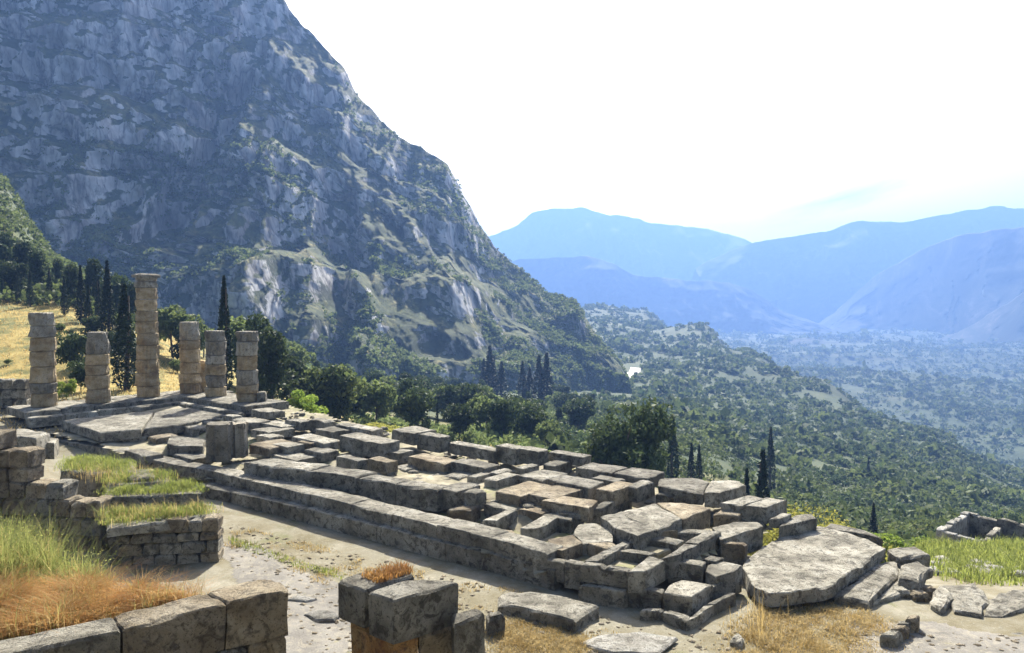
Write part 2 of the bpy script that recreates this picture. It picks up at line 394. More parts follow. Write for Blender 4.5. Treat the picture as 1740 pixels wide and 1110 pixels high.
def ground_z(x, y):
    x, y = np.asarray(x, float), np.asarray(y, float)
    y = np.maximum(y, 2.0)
    px = np.clip(CX + F * x / y, _tp[0], _tp[-1])
    li = np.clip((np.log(np.clip(y, 3, 8999)) - _ld[0]) / (_ld[1] - _ld[0]), 0, 698.999)
    i0 = li.astype(int); ft = li - i0
    j = np.clip(np.searchsorted(_tp, px, 'right') - 1, 0, len(_tp) - 2)
    s = (px - _tp[j]) / (_tp[j + 1] - _tp[j]); s = s * s * (3 - 2 * s) * 0.5 + s * 0.5
    za = _tz[j, i0] * (1 - ft) + _tz[j, i0 + 1] * ft
    zb = _tz[j + 1, i0] * (1 - ft) + _tz[j + 1, i0 + 1] * ft
    z = za * (1 - s) + zb * s
    # relief grows with distance
    k = np.clip((y - 70) / 300, 0, 1)
    z = z + k * (fbm(x / 120, y / 120, 1.5, 4) * 5.0 + fbm(x / 600, y / 600, 9.5, 3) * 8.0)
    z = z + np.clip((y - 650) / 700, 0, 1) * np.clip((-60 - z) / 80, 0, 1) * (ridged(x / 420, y / 420, 3.3, 4) * 16 + 4)
    z = z + fbm(x / 3.5, y / 3.5, 4.2, 3) * 0.045 * np.clip(1.5 - k, 0.3, 1)
    return z
def hit(px, py, d0=20.0, d1=8000.0):
    """first point of the ground that the photograph shows at that pixel"""
    a, b, c = ray(px, py)
    d = np.exp(np.linspace(math.log(d0), math.log(d1), 3000))
    z = H + d * c / b
    g = ground_z(a / b * d, d)
    k = np.nonzero(z <= g)[0]
    k = k[0] if len(k) else len(d) - 1
    return float(a / b * d[k]), float(d[k]), float(g[k])
def build_ground():
    nr, na = 540, 400
    d = np.exp(np.linspace(math.log(3.0), math.log(6700), nr))
    tn = np.linspace(-1.35, 1.75, na)
    X = d[:, None] * tn[None, :]; Y = np.repeat(d[:, None], na, 1)
    Z = ground_z(X, Y)
    o = obj('ground', mesh('ground', np.stack([X, Y, Z], 2).reshape(-1, 3), grid_faces(nr, na), M['ground'], True))
    tag(o, kind='structure')
build_ground()

def ground_sheet(name, pts, m, lift=0.02, res=0.13, kind='structure'):
    """a sheet laid on the ground inside a plan polygon"""
    pts = np.array(pts)[:, :2]
    x0, y0 = pts.min(0); x1, y1 = pts.max(0)
    nx, ny = int((x1 - x0) / res) + 2, int((y1 - y0) / res) + 2
    X, Y = np.meshgrid(np.linspace(x0, x1, nx), np.linspace(y0, y1, ny))
    jx = X + fbm(X * 0.7, Y * 0.7, 3.0, 3) * 0.35; jy = Y + fbm(X * 0.7, Y * 0.7, 8.0, 3) * 0.35
    ins = inside(jx.ravel(), jy.ravel(), pts).reshape(X.shape)
    f = grid_faces(ny, nx)
    keep = ins.ravel()[f].all(1)
    v = np.stack([X, Y, ground_z(X, Y) + lift], 2).reshape(-1, 3)
    f = f[keep]
    u, inv = np.unique(f.ravel(), return_inverse=True)
    o = obj(name, mesh(name, v[u], inv.reshape(-1, 4), m, True))
    return tag(o, kind=kind)
def inside(x, y, poly):
    r = np.zeros(len(x), bool); n = len(poly)
    for i in range(n):
        x1, y1 = poly[i][:2]; x2, y2 = poly[(i + 1) % n][:2]
        c = ((y1 > y) != (y2 > y)) & (x < (x2 - x1) * (y - y1) / (y2 - y1 + 1e-12) + x1)
        r ^= c
    return r
GZ = -2.75
path = ground_sheet('path', [P(x, y, GZ) for x, y in ((345, 930), (400, 918), (500, 965), (600, 1000), (760, 1045), (600, 1110), (500, 1150), (380, 1100), (420, 1010), (370, 960))], M['path'], 0.008)
path2 = ground_sheet('path', [P(x, y, -3.0) for x, y in ((1460, 1060), (1600, 1052), (1740, 1080), (1900, 1110), (1740, 1160), (1380, 1150), (1420, 1090))], M['path'], 0.008)

# ------------------------------------------------------------------ mountains
def mountain(name, crest, base, m, ncol, nrow, amp, rough, back=1.5, jag=2.0, feature=None, steps=0.0, pw=0.85):
    """rock mass between a measured foot line and a measured crest line, with a real back slope; columns are (px, py, distance)"""
    cx, cyy, cd = map(np.array, zip(*crest)); bx, by, bd = map(np.array, zip(*base))
    px = np.linspace(max(cx[0], bx[0]), min(cx[-1], bx[-1]), ncol)
    yc = np.interp(px, cx, cyy) + fbm(px / 26.0, 0.3, 2.0, 4) * jag
    dc = np.interp(px, cx, cd); yb = np.interp(px, bx, by); db = np.interp(px, bx, bd)
    t = np.linspace(0, 1, nrow)[:, None]
    py = yb + (yc - yb) * t
    d = db + (dc - db) * (t ** pw)
    if feature is not None: d = d + feature(np.repeat(px[None], nrow, 0), py)
    PX = np.repeat(px[None], nrow, 0)
    X = (PX - CX) / F * d; Z = zat(py, d)
    s = 1.0 / rough
    big = ridged(X * s * .55, Z * s * .3, d * s * .25, 3) * amp
    mid = ridged(X * s * 2.3, Z * s * 0.9, d * s * .9, 4) * amp * 0.34
    sml = fbm(X * s * 9, Z * s * 6, d * s * 5, 4) * amp * 0.13
    fade = np.clip(t * 8, 0, 1) * (0.25 + 0.75 * np.clip((1 - t) * 6, 0, 1))
    dsp = big + mid * 1.7 + sml * 2.4
    dd = -(dsp - (dsp.mean() if pw < 1 else 0)) * fade
    Y = d + dd
    X = (PX - CX) / F * d
    if steps:   # ledges: height eases towards strata
        q = Z + fbm(X / 60, d / 60, 0.5, 3) * 12
        Z = Z + steps * np.sin(q / 9.0) * fade + steps * 0.6 * np.sin(q / 3.7 + X / 23) * fade
    rows = [np.stack([X, Y, Z], 2)]
    last = rows[0][-1]
    bk = []
    for k in range(1, 7):
        q = last.copy()
        q[:, 1] += k * (dc - db + 60) * back / 6
        q[:, 2] -= (np.maximum(last[:, 2] + 150, 20)) * (k / 6) ** 1.2 + 0
        q[:, 2] -= np.abs(fbm(q[:, 0] * s * 2, q[:, 1] * s * 2, 4.0, 3)) * amp * .3
        bk.append(q)
    V = np.concatenate([rows[0], np.stack(bk)], 0)
    # the foot runs on below the ground so that no gap shows
    foot = V[0].copy(); foot[:, 2] -= 14; foot[:, 1] -= 0.06 * foot[:, 1]
    V = np.concatenate([foot[None], V], 0)
    o = obj(name, mesh(name, V.reshape(-1, 3), grid_faces(V.shape[0], ncol), m, True))
    tag(o, kind='structure')
    return V
def sstep(x, a, b):
    t = np.clip((x - a) / (b - a), 0, 1); return t * t * (3 - 2 * t)
def cliff_feature(px, py):
    f = np.zeros_like(px)
    def shelf(line, amt, w, lo, hi):
        nonlocal f
        lx, ly = zip(*line)
        L = np.interp(px, lx, ly) + fbm(px / 22, py / 60, 7.0, 3) * 7
        mask = sstep(px, lo[0], lo[1]) * (1 - sstep(px, hi[0], hi[1]))
        f += -amt * mask * sstep(py, L - w, L)            # below the line the rock stands out towards us
    shelf([(380, 470), (480, 448), (540, 424), (590, 455), (640, 520), (700, 600)], 38, 20, (390, 450), (600, 680))
    shelf([(590, 420), (650, 398), (700, 405), (760, 460), (830, 520), (900, 560)], 46, 34, (590, 640), (860, 950))
    shelf([(540, 545), (620, 575), (700, 610), (760, 640)], 30, 26, (500, 560), (700, 780))
    shelf([(840, 500), (930, 505), (985, 530), (1030, 590), (1060, 640)], 26, 40, (850, 910), (1040, 1075))
    shelf([(560, 240), (640, 300), (740, 340), (800, 400)], 16, 10, (570, 620), (800, 860))
    shelf([(100, 190), (200, 175), (300, 230), (380, 250), (470, 160)], 22, 16, (60, 140), (420, 520))
    shelf([(200, 420), (330, 440), (430, 330), (480, 250), (560, 300)], 26, 14, (180, 280), (520, 600))
    # the dark gully running down to the left
    g = np.abs(px - np.interp(py, [100, 200, 330, 460], [470, 430, 330, 270]))
    f += 26 * np.exp(-(g / 34.0) ** 2) * sstep(py, 90, 180) * (1 - sstep(py, 440, 520))
    return f
CREST = [(-420, -240, 480), (-250, -220, 520), (0, -200, 560), (200, -150, 580), (400, -60, 600), (474, -14, 605), (486, 6, 605), (500, 30, 605), (545, 70, 610), (590, 125, 612), (610, 165, 612),
         (645, 200, 615), (680, 240, 618), (720, 256, 620), (765, 290, 622), (790, 330, 625), (815, 380, 630), (832, 410, 632), (870, 450, 635), (905, 480, 638), (935, 500, 636),
         (975, 508, 625), (990, 536, 615), (1010, 562, 600), (1040, 600, 585), (1062, 640, 570), (1085, 668, 560)]
BASE = [(-420, 380, 330), (-250, 400, 340), (0, 430, 380), (100, 490, 390), (250, 540, 400), (350, 580, 405), (450, 610, 410), (600, 648, 420), (750, 660, 430), (850, 668, 450), (950, 676, 470), (1085, 690, 530)]
CL = mountain('cliff', CREST, BASE, M['cliff'], 520, 330, 17, 62, 1.2, 5.0, cliff_feature, 2.6, 1.15)
mountain('mountain', [(760, 430, 5400), (832, 402, 5400), (880, 385, 5400), (905, 362, 5400), (935, 354, 5400), (990, 354, 5400), (1020, 364, 5400), (1060, 366, 5400), (1110, 380, 5400), (1180, 386, 5400), (1230, 398, 5400), (1275, 413, 5400), (1330, 440, 5400), (1450, 480, 5400)],
         [(760, 554, 4700), (1450, 554, 4700)], M['far'], 200, 70, 150, 600, 1.0, 2.5)
mountain('mountain', [(1180, 455, 4400), (1230, 430, 4400), (1285, 411, 4400), (1350, 402, 4400), (1400, 394, 4400), (1455, 377, 4400), (1530, 377, 4400), (1600, 366, 4400), (1685, 351, 4400), (1740, 355, 4400), (1900, 330, 4400), (2300, 330, 4400)],
         [(1180, HZ + 157.6 * F / 3950, 3950), (2300, HZ + 157.6 * F / 3950, 3950)], M['far'], 220, 80, 130, 460, 1.0, 2.5)
mountain('mountain', [(780, 470, 3600), (880, 443, 3600), (940, 437, 3600), (1000, 436, 3600), (1040, 446, 3600), (1080, 468, 3600), (1150, 474, 3600), (1230, 480, 3600), (1280, 495, 3600), (1330, 530, 3600), (1420, 560, 3600)],
         [(780, HZ + 157.6 * F / 3320, 3320), (1420, HZ + 157.6 * F / 3320, 3320)], M['far'], 160, 70, 90, 380, 1.0, 2.5)
mountain('mountain', [(1250, 574, 3700), (1340, 560, 3700), (1390, 556, 3700), (1420, 530, 3680), (1450, 500, 3640), (1480, 470, 3560), (1520, 448, 3400), (1560, 424, 3250), (1620, 402, 3020), (1680, 392, 2830), (1740, 384, 2720), (1900, 360, 2400), (2300, 350, 2100)],
         [(x, HZ + 157.6 * F / d, d) for x, d in ((1250, 3600), (1480, 3330), (1740, 2380), (2300, 1720))], M['far'], 240, 100, 95, 420, 1.0, 2.0)

VF = lambda d: HZ + 157.6 * F / d
mountain('hill', [(1440, 612, 2900), (1500, 606, 2850), (1572, 594, 2750), (1640, 560, 2600), (1740, 494, 2400), (1900, 420, 2100), (2300, 390, 1850)],
         [(x, VF(d), d) for x, d in ((1440, 2820), (1572, 2640), (1740, 2230), (2300, 1650))], M['far'], 180, 80, 55, 300, 1.0, 3.0)
mountain('hill', [(1120, 588, 2500), (1200, 578, 2500), (1290, 586, 2450), (1370, 574, 2450), (1450, 588, 2400), (1540, 582, 2400), (1620, 600, 2300), (1700, 612, 2250)],
         [(x, VF(d), d) for x, d in ((1120, 2300), (1700, 2100))], M['far'], 130, 40, 22, 160, 1.0, 3.0)
# ------------------------------------------------------------------ stone blocks
def ring_points(poly, seg):
    out = []
    n = len(poly)
    for i in range(n):
        a, b = np.array(poly[i]), np.array(poly[(i + 1) % n])
        k = max(1, int(round(np.linalg.norm(b - a) / seg)))
        for j in range(k): out.append((a + (b - a) * j / k, j == 0))
    return out
def block_mesh(poly, z, h, m, seg=0.45, wear=0.05, taper=0.0, top_rough=0.03, cham=0.06, name='foundation_block', z_tilt=None):
    poly = [np.array(p[:2], float) for p in poly]
    c = sum(poly) / len(poly)
    ar = sum(poly[i][0] * poly[(i + 1) % len(poly)][1] - poly[(i + 1) % len(poly)][0] * poly[i][1] for i in range(len(poly)))
    if ar < 0: poly = poly[::-1]
    rp = ring_points(poly, seg)
    p = np.array([q for q, _ in rp]); corner = np.array([k for _, k in rp])
    n = len(p)
    size = np.sqrt(abs(ar) / 2)
    cham = min(cham, 0.2 * size, 0.35 * h)
    nl = max(2, int(h / 0.5) + 1)
    rings = []
    sd = random.uniform(0, 100)
    rad = p - c
    rl = np.linalg.norm(rad, axis=1, keepdims=True) + 1e-6
    dirn = rad / rl
    def put(q, zz, w):
        zz = np.full(n, zz) if np.isscalar(zz) else zz
        k = fbm(q[:, 0] * 1.7 + sd, q[:, 1] * 1.7, zz * 1.7, 3)[:, None]
        q2 = q + dirn * k * w
        rings.append(np.concatenate([q2, zz[:, None]], 1))
    for l in range(nl):
        f = l / (nl - 1)
        zz = z - h + (h - cham) * f
        q = p + dirn * taper * (1 - f)
        put(q - dirn * (0.25 * cham * corner[:, None]), zz, wear)
    chip = np.maximum(0, fbm(p[:, 0] * 1.3 + sd + 40, p[:, 1] * 1.3, 3.0, 3)) * wear * 2.2
    chip = chip + corner * random.uniform(0.0, 1.2) * wear
    chip = np.minimum(chip, 0.4 * h)
    rings[-1][:, 2] -= chip * 0.6
    put(p - dirn * np.minimum(cham + chip[:, None] * 0.5, rl * 0.3), z - chip * 0.5, wear * 0.7)
    for s in (0.72, 0.4):
        q = c + (p - dirn * np.minimum(cham, rl * 0.3) - c) * s
        put(q, z + fbm(q[:, 0] * 1.1 + sd, q[:, 1] * 1.1, 7.0, 3) * top_rough, 0)
    v = np.concatenate(rings + [np.array([[c[0], c[1], z]])], 0)
    if z_tilt is not None:
        v[:, 2] += (v[:, :2] - c) @ np.array(z_tilt)
    f = []
    for r in range(len(rings) - 1):
        for i in range(n):
            j = (i + 1) % n
            f.append((r * n + i, r * n + j, (r + 1) * n + j, (r + 1) * n + i))
    t = (len(rings) - 1) * n
    f += [(t + i, t + (i + 1) % n, len(v) - 1) for i in range(n)]
    f.append(tuple(range(n - 1, -1, -1)))
    base = np.array([c[0], c[1], z - h])
    return mesh(name, v - base, f, m), tuple(base)
def block(px, z, h, parent=None, m='stone', name='foundation_block', **kw):
    """a squared stone whose top face the photograph shows at these pixels; z is the top's height, h its thickness in metres"""
    pl = [np.array(P(x, y, z)[:2]) for x, y in px]
    if len(pl) == 4 and name == 'foundation_block' and sum(y for _, y in px) / 4 < 848:      # squared stones lie along the two axes of the temple
        q = np.array([((p - OO) @ EU, (p - OO) @ EV) for p in pl]); c = q.mean(0)
        e1, e2 = (q[1] - q[0] + q[2] - q[3]) / 2, (q[3] - q[0] + q[2] - q[1]) / 2
        lu, lv = max(abs(e1[0]), abs(e2[0])), max(abs(e1[1]), abs(e2[1]))
        lu, lv = max(lu, .45) / 2, max(lv, .45) / 2
        pl = [np.array(UV(c[0] + a * lu, c[1] + b * lv)) for a, b in ((-1, -1), (1, -1), (1, 1), (-1, 1))]
        z = z + random.uniform(-.03, .03)
    me, base = block_mesh(pl, z, h, M[m] if isinstance(m, str) else m, name=name, **kw)
    o = obj(name, me)
    o.location = base
    if parent is not None:
        o.parent = parent; o.location = (base[0] - parent.location[0], base[1] - parent.location[1], base[2] - parent.location[2])
    return o
def wblock(poly, z, h, parent=None, m='stone', name='foundation_block', **kw):
    me, base = block_mesh(poly, z, h, M[m], name=name, **kw)
    o = obj(name, me); o.location = base
    if parent is not None:
        o.parent = parent; o.location = (base[0] - parent.location[0], base[1] - parent.location[1], base[2] - parent.location[2])
    return o
def wall(front, back, z, h, cuts, parent, m='stone', jit=0.03, name='foundation_block', **kw):
    """a course of separate stones between a front and a back edge line measured at height z"""
    fx, fy = zip(*front); bx, by = zip(*back)
    for a, b in zip(cuts[:-1], cuts[1:]):
        w = (b - a)
        g = min(0.35, w * 0.01)
        dz = random.uniform(-jit, jit)
        q = [(a + g, np.interp(a + g, fx, fy)), (b - g, np.interp(b - g, fx, fy)), (b - g + (bx[0] - fx[0]) * 0, np.interp(b - g, bx, by)), (a + g, np.interp(a + g, bx, by))]
        # ends run square to the wall, along the short axis of the temple
        A = [np.array(P(x, y, z)[:2]) for x, y in q]
        t = np.linalg.norm((A[3] - A[0] + A[2] - A[1]) / 2 - EU * np.dot((A[3] - A[0] + A[2] - A[1]) / 2, EU))
        A[2] = A[1] + EV * t; A[3] = A[0] + EV * t
        wblock(A, z + dz, h + dz, parent, m, name, **kw)
def cuts(a, b, step, jit=0.25):
    out = [a]; x = a
    while x < b - step * 0.9:
        x += step * random.uniform(1 - jit, 1 + jit)
        if x < b - step * 0.35: out.append(x)
    return out + [b]

temple = empty('temple_foundation', (*UV(15, 7), GZ), 'wide ruined temple foundation of grey stone blocks with open pits and courses', 'ruins')
# earth filling between the courses
def fill_z(X, Y):
    u = (X - OO[0]) * EU[0] + (Y - OO[1]) * EU[1]; v = (X - OO[0]) * EV[0] + (Y - OO[1]) * EV[1]
    return -2.15 + np.clip((u - 16) / 20, 0, 1) * 0.8 + 0.6 * np.clip((v - 4.3), 0, 1) * np.clip((u - 4.5) / 1.5, 0, 1)
def build_core():
    pl = [P(x, y, -1.6) for x, y in ((70, 745), (300, 795), (600, 862), (900, 945), (985, 955), (1080, 955), (1180, 935), (1250, 905), (1330, 880), (1270, 840), (1120, 812), (1000, 790), (850, 770), (700, 745), (560, 722), (460, 700), (280, 690), (60, 715))]
    pl = np.array(pl)[:, :2]
    X, Y = np.meshgrid(np.arange(-42, 20, 0.4), np.arange(22, 66, 0.4))
    ins = inside(X.ravel(), Y.ravel(), pl).reshape(X.shape)
    u = (X - OO[0]) * EU[0] + (Y - OO[1]) * EU[1]
    Z = fill_z(X, Y) + fbm(X / 2.2, Y / 2.2, 1.0, 4) * 0.18
    f = grid_faces(*X.shape); f = f[ins.ravel()[f].all(1)]
    v = np.stack([X, Y, Z], 2).reshape(-1, 3)
    uq, inv = np.unique(f.ravel(), return_inverse=True)
    o = obj('earth_fill', mesh('earth_fill', v[uq] - np.array(temple.location), inv.reshape(-1, 4), M['dirt'], True), temple)
build_core()
# --- north wall, upper course and the broader course below it
FR = [(20, 734), (60, 742), (160, 758), (300, 790), (365, 801), (420, 815), (512, 836), (628, 864), (726, 888), (833, 914), (930, 940)]
BK = [(20, 722), (60, 730), (160, 744), (300, 776), (370, 790), (420, 799), (512, 818), (628, 846), (726, 868), (833, 894), (930, 922)]
wall(FR, BK, -1.5, 0.62, [95, 160, 214, 300, 362, 424, 512, 596, 664, 742, 833, 930], temple, wear=0.035, jit=0.025, cham=0.03)
FR2 = [(x, y + 27) for x, y in FR[3:]] + [(970, 977)]
BK2 = [(x, y + 4) for x, y in FR[3:]] + [(970, 950)]
wall(FR2, BK2, -2.06, 0.8, [330, 392, 452, 515, 566, 640, 696, 756, 818, 880, 942], temple, wear=0.04, jit=0.02, cham=0.03)
# --- cella wall
wall([(405, 785), (463, 793), (604, 811)], [(405, 766), (463, 773), (604, 795)], -0.9, 1.0, [412, 462, 520, 604], temple, wear=0.07, jit=0.08)
wall([(604, 812), (744, 832)], [(604, 798), (744, 818)], -0.95, 1.05, [606, 672, 744], temple, wear=0.06, jit=0.04)
B = [
 ([(571, 744), (665, 753), (678, 746), (598, 735)], -0.3, 0.85), ([(668, 731), (708, 738), (737, 729), (700, 724)], -0.1, 0.7), ([(708, 741), (763, 744), (764, 738), (712, 734)], -0.2, 0.9), ([(768, 753), (842, 767), (848, 761), (772, 747)], -0.6, 0.6),
 ([(652, 770), (694, 769), (700, 763), (678, 761)], -0.8, 0.6), ([(700, 778), (768, 788), (776, 778), (706, 768)], -0.9, 0.7), ([(770, 788), (836, 797), (844, 787), (778, 778)], -0.92, 0.7), ([(569, 778), (622, 782), (628, 776), (575, 771)], -0.8, 0.65),
 ([(624, 783), (673, 786), (676, 779), (630, 776)], -0.82, 0.65), ([(668, 799), (709, 799), (710, 788), (684, 787)], -1.4, 0.5), ([(750, 809), (790, 811), (808, 803), (778, 799)], -1.3, 0.5), ([(790, 815), (824, 808), (836, 800), (806, 803)], -1.1, 0.6),
 ([(828, 808), (862, 803), (872, 795), (842, 796)], -1.1, 0.6), ([(744, 831), (784, 836), (818, 822), (770, 817)], -1.0, 0.9), ([(786, 838), (822, 838), (824, 831), (798, 829)], -0.95, 0.8), ([(760, 867), (812, 863), (812, 857), (778, 858)], -1.6, 0.6),
 ([(847, 758), (884, 763), (888, 757), (852, 752)], -0.4, 0.95), ([(886, 763), (922, 769), (926, 762), (890, 757)], -0.45, 0.8), ([(930, 770), (1000, 778), (1003, 771), (940, 765)], -0.7, 0.5), ([(820, 824), (866, 812), (880, 800), (848, 804)], -1.05, 0.6),
 ([(868, 800), (912, 793), (922, 786), (884, 789)], -1.0, 0.6), ([(916, 793), (966, 787), (978, 780), (930, 783)], -1.0, 0.6), ([(858, 840), (902, 843), (930, 822), (878, 812)], -1.05, 0.75), ([(905, 843), (945, 847), (990, 830), (934, 820)], -1.05, 0.75),
 ([(930, 815), (996, 829), (1018, 824), (975, 803)], -0.95, 0.7), ([(880, 810), (926, 816), (968, 802), (916, 797)], -1.05, 0.7), ([(985, 793), (1038, 806), (1060, 796), (1008, 783)], -0.9, 0.6), ([(1042, 806), (1090, 812), (1146, 802), (1064, 795)], -0.95, 0.6),
 ([(1022, 822), (1070, 816), (1040, 808), (1000, 803)], -1.0, 0.6), ([(1010, 838), (1052, 832), (1082, 822), (1040, 816)], -0.95, 0.7), ([(1056, 833), (1100, 824), (1112, 817), (1084, 814)], -0.95, 0.7), ([(1004, 858), (1050, 850), (1084, 842), (1040, 840)], -1.55, 0.6),
 ([(1118, 823), (1155, 833), (1195, 836), (1206, 816), (1168, 811), (1121, 814)], -1.0, 0.6), ([(1197, 836), (1222, 837), (1268, 823), (1250, 816), (1208, 816)], -1.02, 0.7), ([(1226, 855), (1262, 859), (1300, 846), (1272, 841)], -1.3, 0.7), ([(1264, 859), (1302, 862), (1338, 849), (1302, 845)], -1.33, 0.75),
 ([(1306, 882), (1325, 882), (1345, 873), (1330, 871)], -1.7, 0.4), ([(1323, 895), (1388, 881), (1378, 873), (1348, 874)], -1.9, 0.5), ([(1116, 839), (1154, 843), (1155, 837), (1120, 834)], -1.3, 0.7), ([(1212, 873), (1255, 876), (1262, 867), (1230, 862)], -1.6, 0.6),
 ([(488, 715), (523, 719), (523, 713), (492, 710)], -0.2, 0.6), ([(522, 715), (570, 717), (572, 711), (528, 710)], -0.1, 0.8), ([(552, 733), (572, 736), (575, 726), (560, 723)], -0.4, 0.5), ([(440, 699), (468, 701), (470, 693), (445, 690)], -0.1, 0.5),
 ([(405, 713), (430, 721), (445, 713), (420, 705)], -0.3, 0.5), ([(380, 707), (408, 709), (408, 704), (385, 702)], -0.2, 0.7), ([(445, 717), (470, 725), (500, 723), (480, 712)], -0.4, 0.4), ([(415, 725), (440, 733), (505, 731), (498, 724)], -0.5, 0.5),
 ([(440, 743), (475, 745), (480, 736), (442, 735)], -0.6, 0.5), ([(500, 743), (560, 753), (572, 745), (520, 735)], -0.55, 0.5), ([(420, 756), (470, 761), (505, 752), (470, 744)], -0.75, 0.5), ([(472, 762), (504, 757), (505, 748), (480, 750)], -0.7, 0.7),
 ([(508, 756), (545, 752), (550, 744), (515, 745)], -0.65, 0.6), ([(283, 753), (305, 757), (345, 758), (347, 746), (290, 740)], -0.9, 0.7), ([(315, 729), (350, 727), (350, 722), (318, 722)], -0.8, 0.6), ([(248, 745), (300, 742), (306, 736), (256, 738)], -1.0, 0.6),
 ([(460, 775), (520, 782), (540, 772), (480, 764)], -1.1, 0.5), ([(520, 768), (566, 772), (570, 762), (530, 758)], -0.9, 0.5), ([(585, 725), (640, 732), (650, 727), (600, 721)], -0.3, 0.5), ([(600, 770), (648, 766), (640, 757), (600, 760)], -1.0, 0.4),
 ([(576, 722), (600, 726), (604, 720), (582, 717)], -0.25, 0.6), ([(212, 768), (262, 778), (276, 768), (228, 760)], -1.3, 0.5), ([(300, 776), (346, 784), (352, 770), (312, 764)], -1.35, 0.5)
]

# the corner of the foundation, measured from an enlargement (three times the photograph, origin at 720, 740)
CORNER = [
 ([(560, 622), (715, 648), (735, 632), (600, 612)], -1.75, .75), ([(717, 642), (800, 656), (830, 640), (745, 625)], -1.7, .95), ([(800, 659), (915, 673), (935, 655), (830, 642)], -1.62, .6), ([(917, 673), (1040, 692), (1058, 676), (937, 655)], -1.62, .6),
 ([(815, 641), (885, 640), (985, 588), (925, 582)], -1.6, .8), ([(926, 580), (985, 587), (1100, 530), (1050, 522)], -1.6, .8), ([(1042, 693), (1130, 692), (1232, 634), (1150, 612)], -1.6, .75), ([(1215, 628), (1300, 607), (1400, 552), (1330, 548)], -1.6, .8), ([(1332, 546), (1402, 550), (1515, 490), (1440, 483)], -1.6, .8),
 ([(1000, 590), (1150, 612), (1180, 598), (1040, 576)], -1.62, .6), ([(1120, 535), (1290, 548), (1330, 528), (1160, 508)], -1.62, .6), ([(1290, 494), (1440, 494), (1458, 480), (1310, 478)], -1.6, .6), ([(1102, 522), (1160, 508), (1295, 480), (1200, 478)], -1.5, .6),
 ([(635, 525), (637, 578), (705, 588), (810, 545), (760, 505)], -1.55, .7), ([(762, 503), (812, 545), (963, 540), (965, 480), (880, 445), (790, 452)], -1.55, .7), ([(830, 547), (930, 580), (985, 560), (962, 542)], -1.58, .7),
 ([(905, 410), (975, 468), (1060, 430), (1010, 385)], -1.25, .8), ([(978, 470), (1090, 512), (1190, 475), (1062, 431)], -1.25, .8), ([(1012, 383), (1064, 430), (1192, 474), (1320, 425), (1180, 345)], -1.25, .8), ([(1185, 343), (1322, 424), (1462, 372), (1330, 340)], -1.22, .8),
 ([(305, 345), (440, 385), (480, 370), (345, 335)], -1.45, .7), ([(300, 432), (370, 434), (480, 377), (440, 372)], -1.5, .7), ([(482, 372), (600, 401), (640, 386), (560, 360)], -1.48, .7), ([(602, 402), (750, 432), (770, 405), (642, 389)], -1.48, .7), ([(495, 472), (580, 472), (690, 415), (610, 408)], -1.5, .8),
 ([(125, 382), (240, 377), (290, 352), (190, 358)], -1.5, .7), ([(690, 396), (800, 401), (820, 385), (720, 380)], -1.4, .7), ([(385, 492), (470, 502), (455, 482), (390, 478)], -1.7, .5), ([(600, 330), (840, 370), (890, 330), (640, 300)], -1.08, .65), ([(825, 382), (900, 372), (975, 335), (920, 335)], -1.3, .8),
 ([(1245, 641), (1425, 666), (1440, 642), (1270, 620)], -1.9, .8), ([(1425, 632), (1490, 641), (1530, 622), (1460, 610)], -1.95, .7), ([(1435, 690), (1490, 720), (1590, 692), (1625, 660), (1520, 640), (1445, 660)], -2.05, .8),
 ([(790, 765), (1020, 792), (1060, 770), (860, 742)], -2.26, .75), ([(1030, 772), (1215, 802), (1228, 782), (1090, 760)], -2.22, .75), ([(1222, 802), (1370, 822), (1470, 760), (1320, 735), (1255, 755)], -2.2, .75), ([(1380, 818), (1480, 772), (1622, 702), (1590, 697), (1472, 757)], -2.3, .7),
 ([(1100, 892), (1210, 898), (1230, 885), (1130, 878)], -2.55, .5), ([(1212, 899), (1335, 947), (1372, 926), (1240, 885)], -2.55, .5), ([(1338, 947), (1388, 928), (1480, 862), (1430, 865)], -2.55, .5), ([(1482, 860), (1592, 805), (1570, 795), (1442, 857)], -2.55, .5),
 ([(1520, 549), (1640, 564), (1652, 550), (1535, 538)], -1.9, .85), ([(1515, 532), (1730, 462), (1700, 440), (1580, 440), (1470, 470)], -1.75, .95),
]
for q, z, h in CORNER:
    block([(720 + x / 3, 740 + y / 3) for x, y in q], z + random.uniform(-.012, .012), h, temple, wear=random.uniform(.025, .05), seg=.2, top_rough=.03, cham=random.uniform(.015, .035), m='stone' if random.random() < .88 else 'stone_warm')
block([(720 + x / 3, 740 + y / 3) for x, y in ((1085, 578), (1190, 602), (1325, 552), (1200, 538))], -1.86, .3, temple, 'dirt', 'earth_fill', wear=.02)
for q, z, h in B:
    block(q, z, h, temple, wear=random.uniform(.03, .055), seg=.25, top_rough=.02, cham=random.uniform(.02, .04), z_tilt=(random.uniform(-.012, .012), random.uniform(-.012, .012)), m='stone' if random.random() < 0.86 else 'stone_warm')
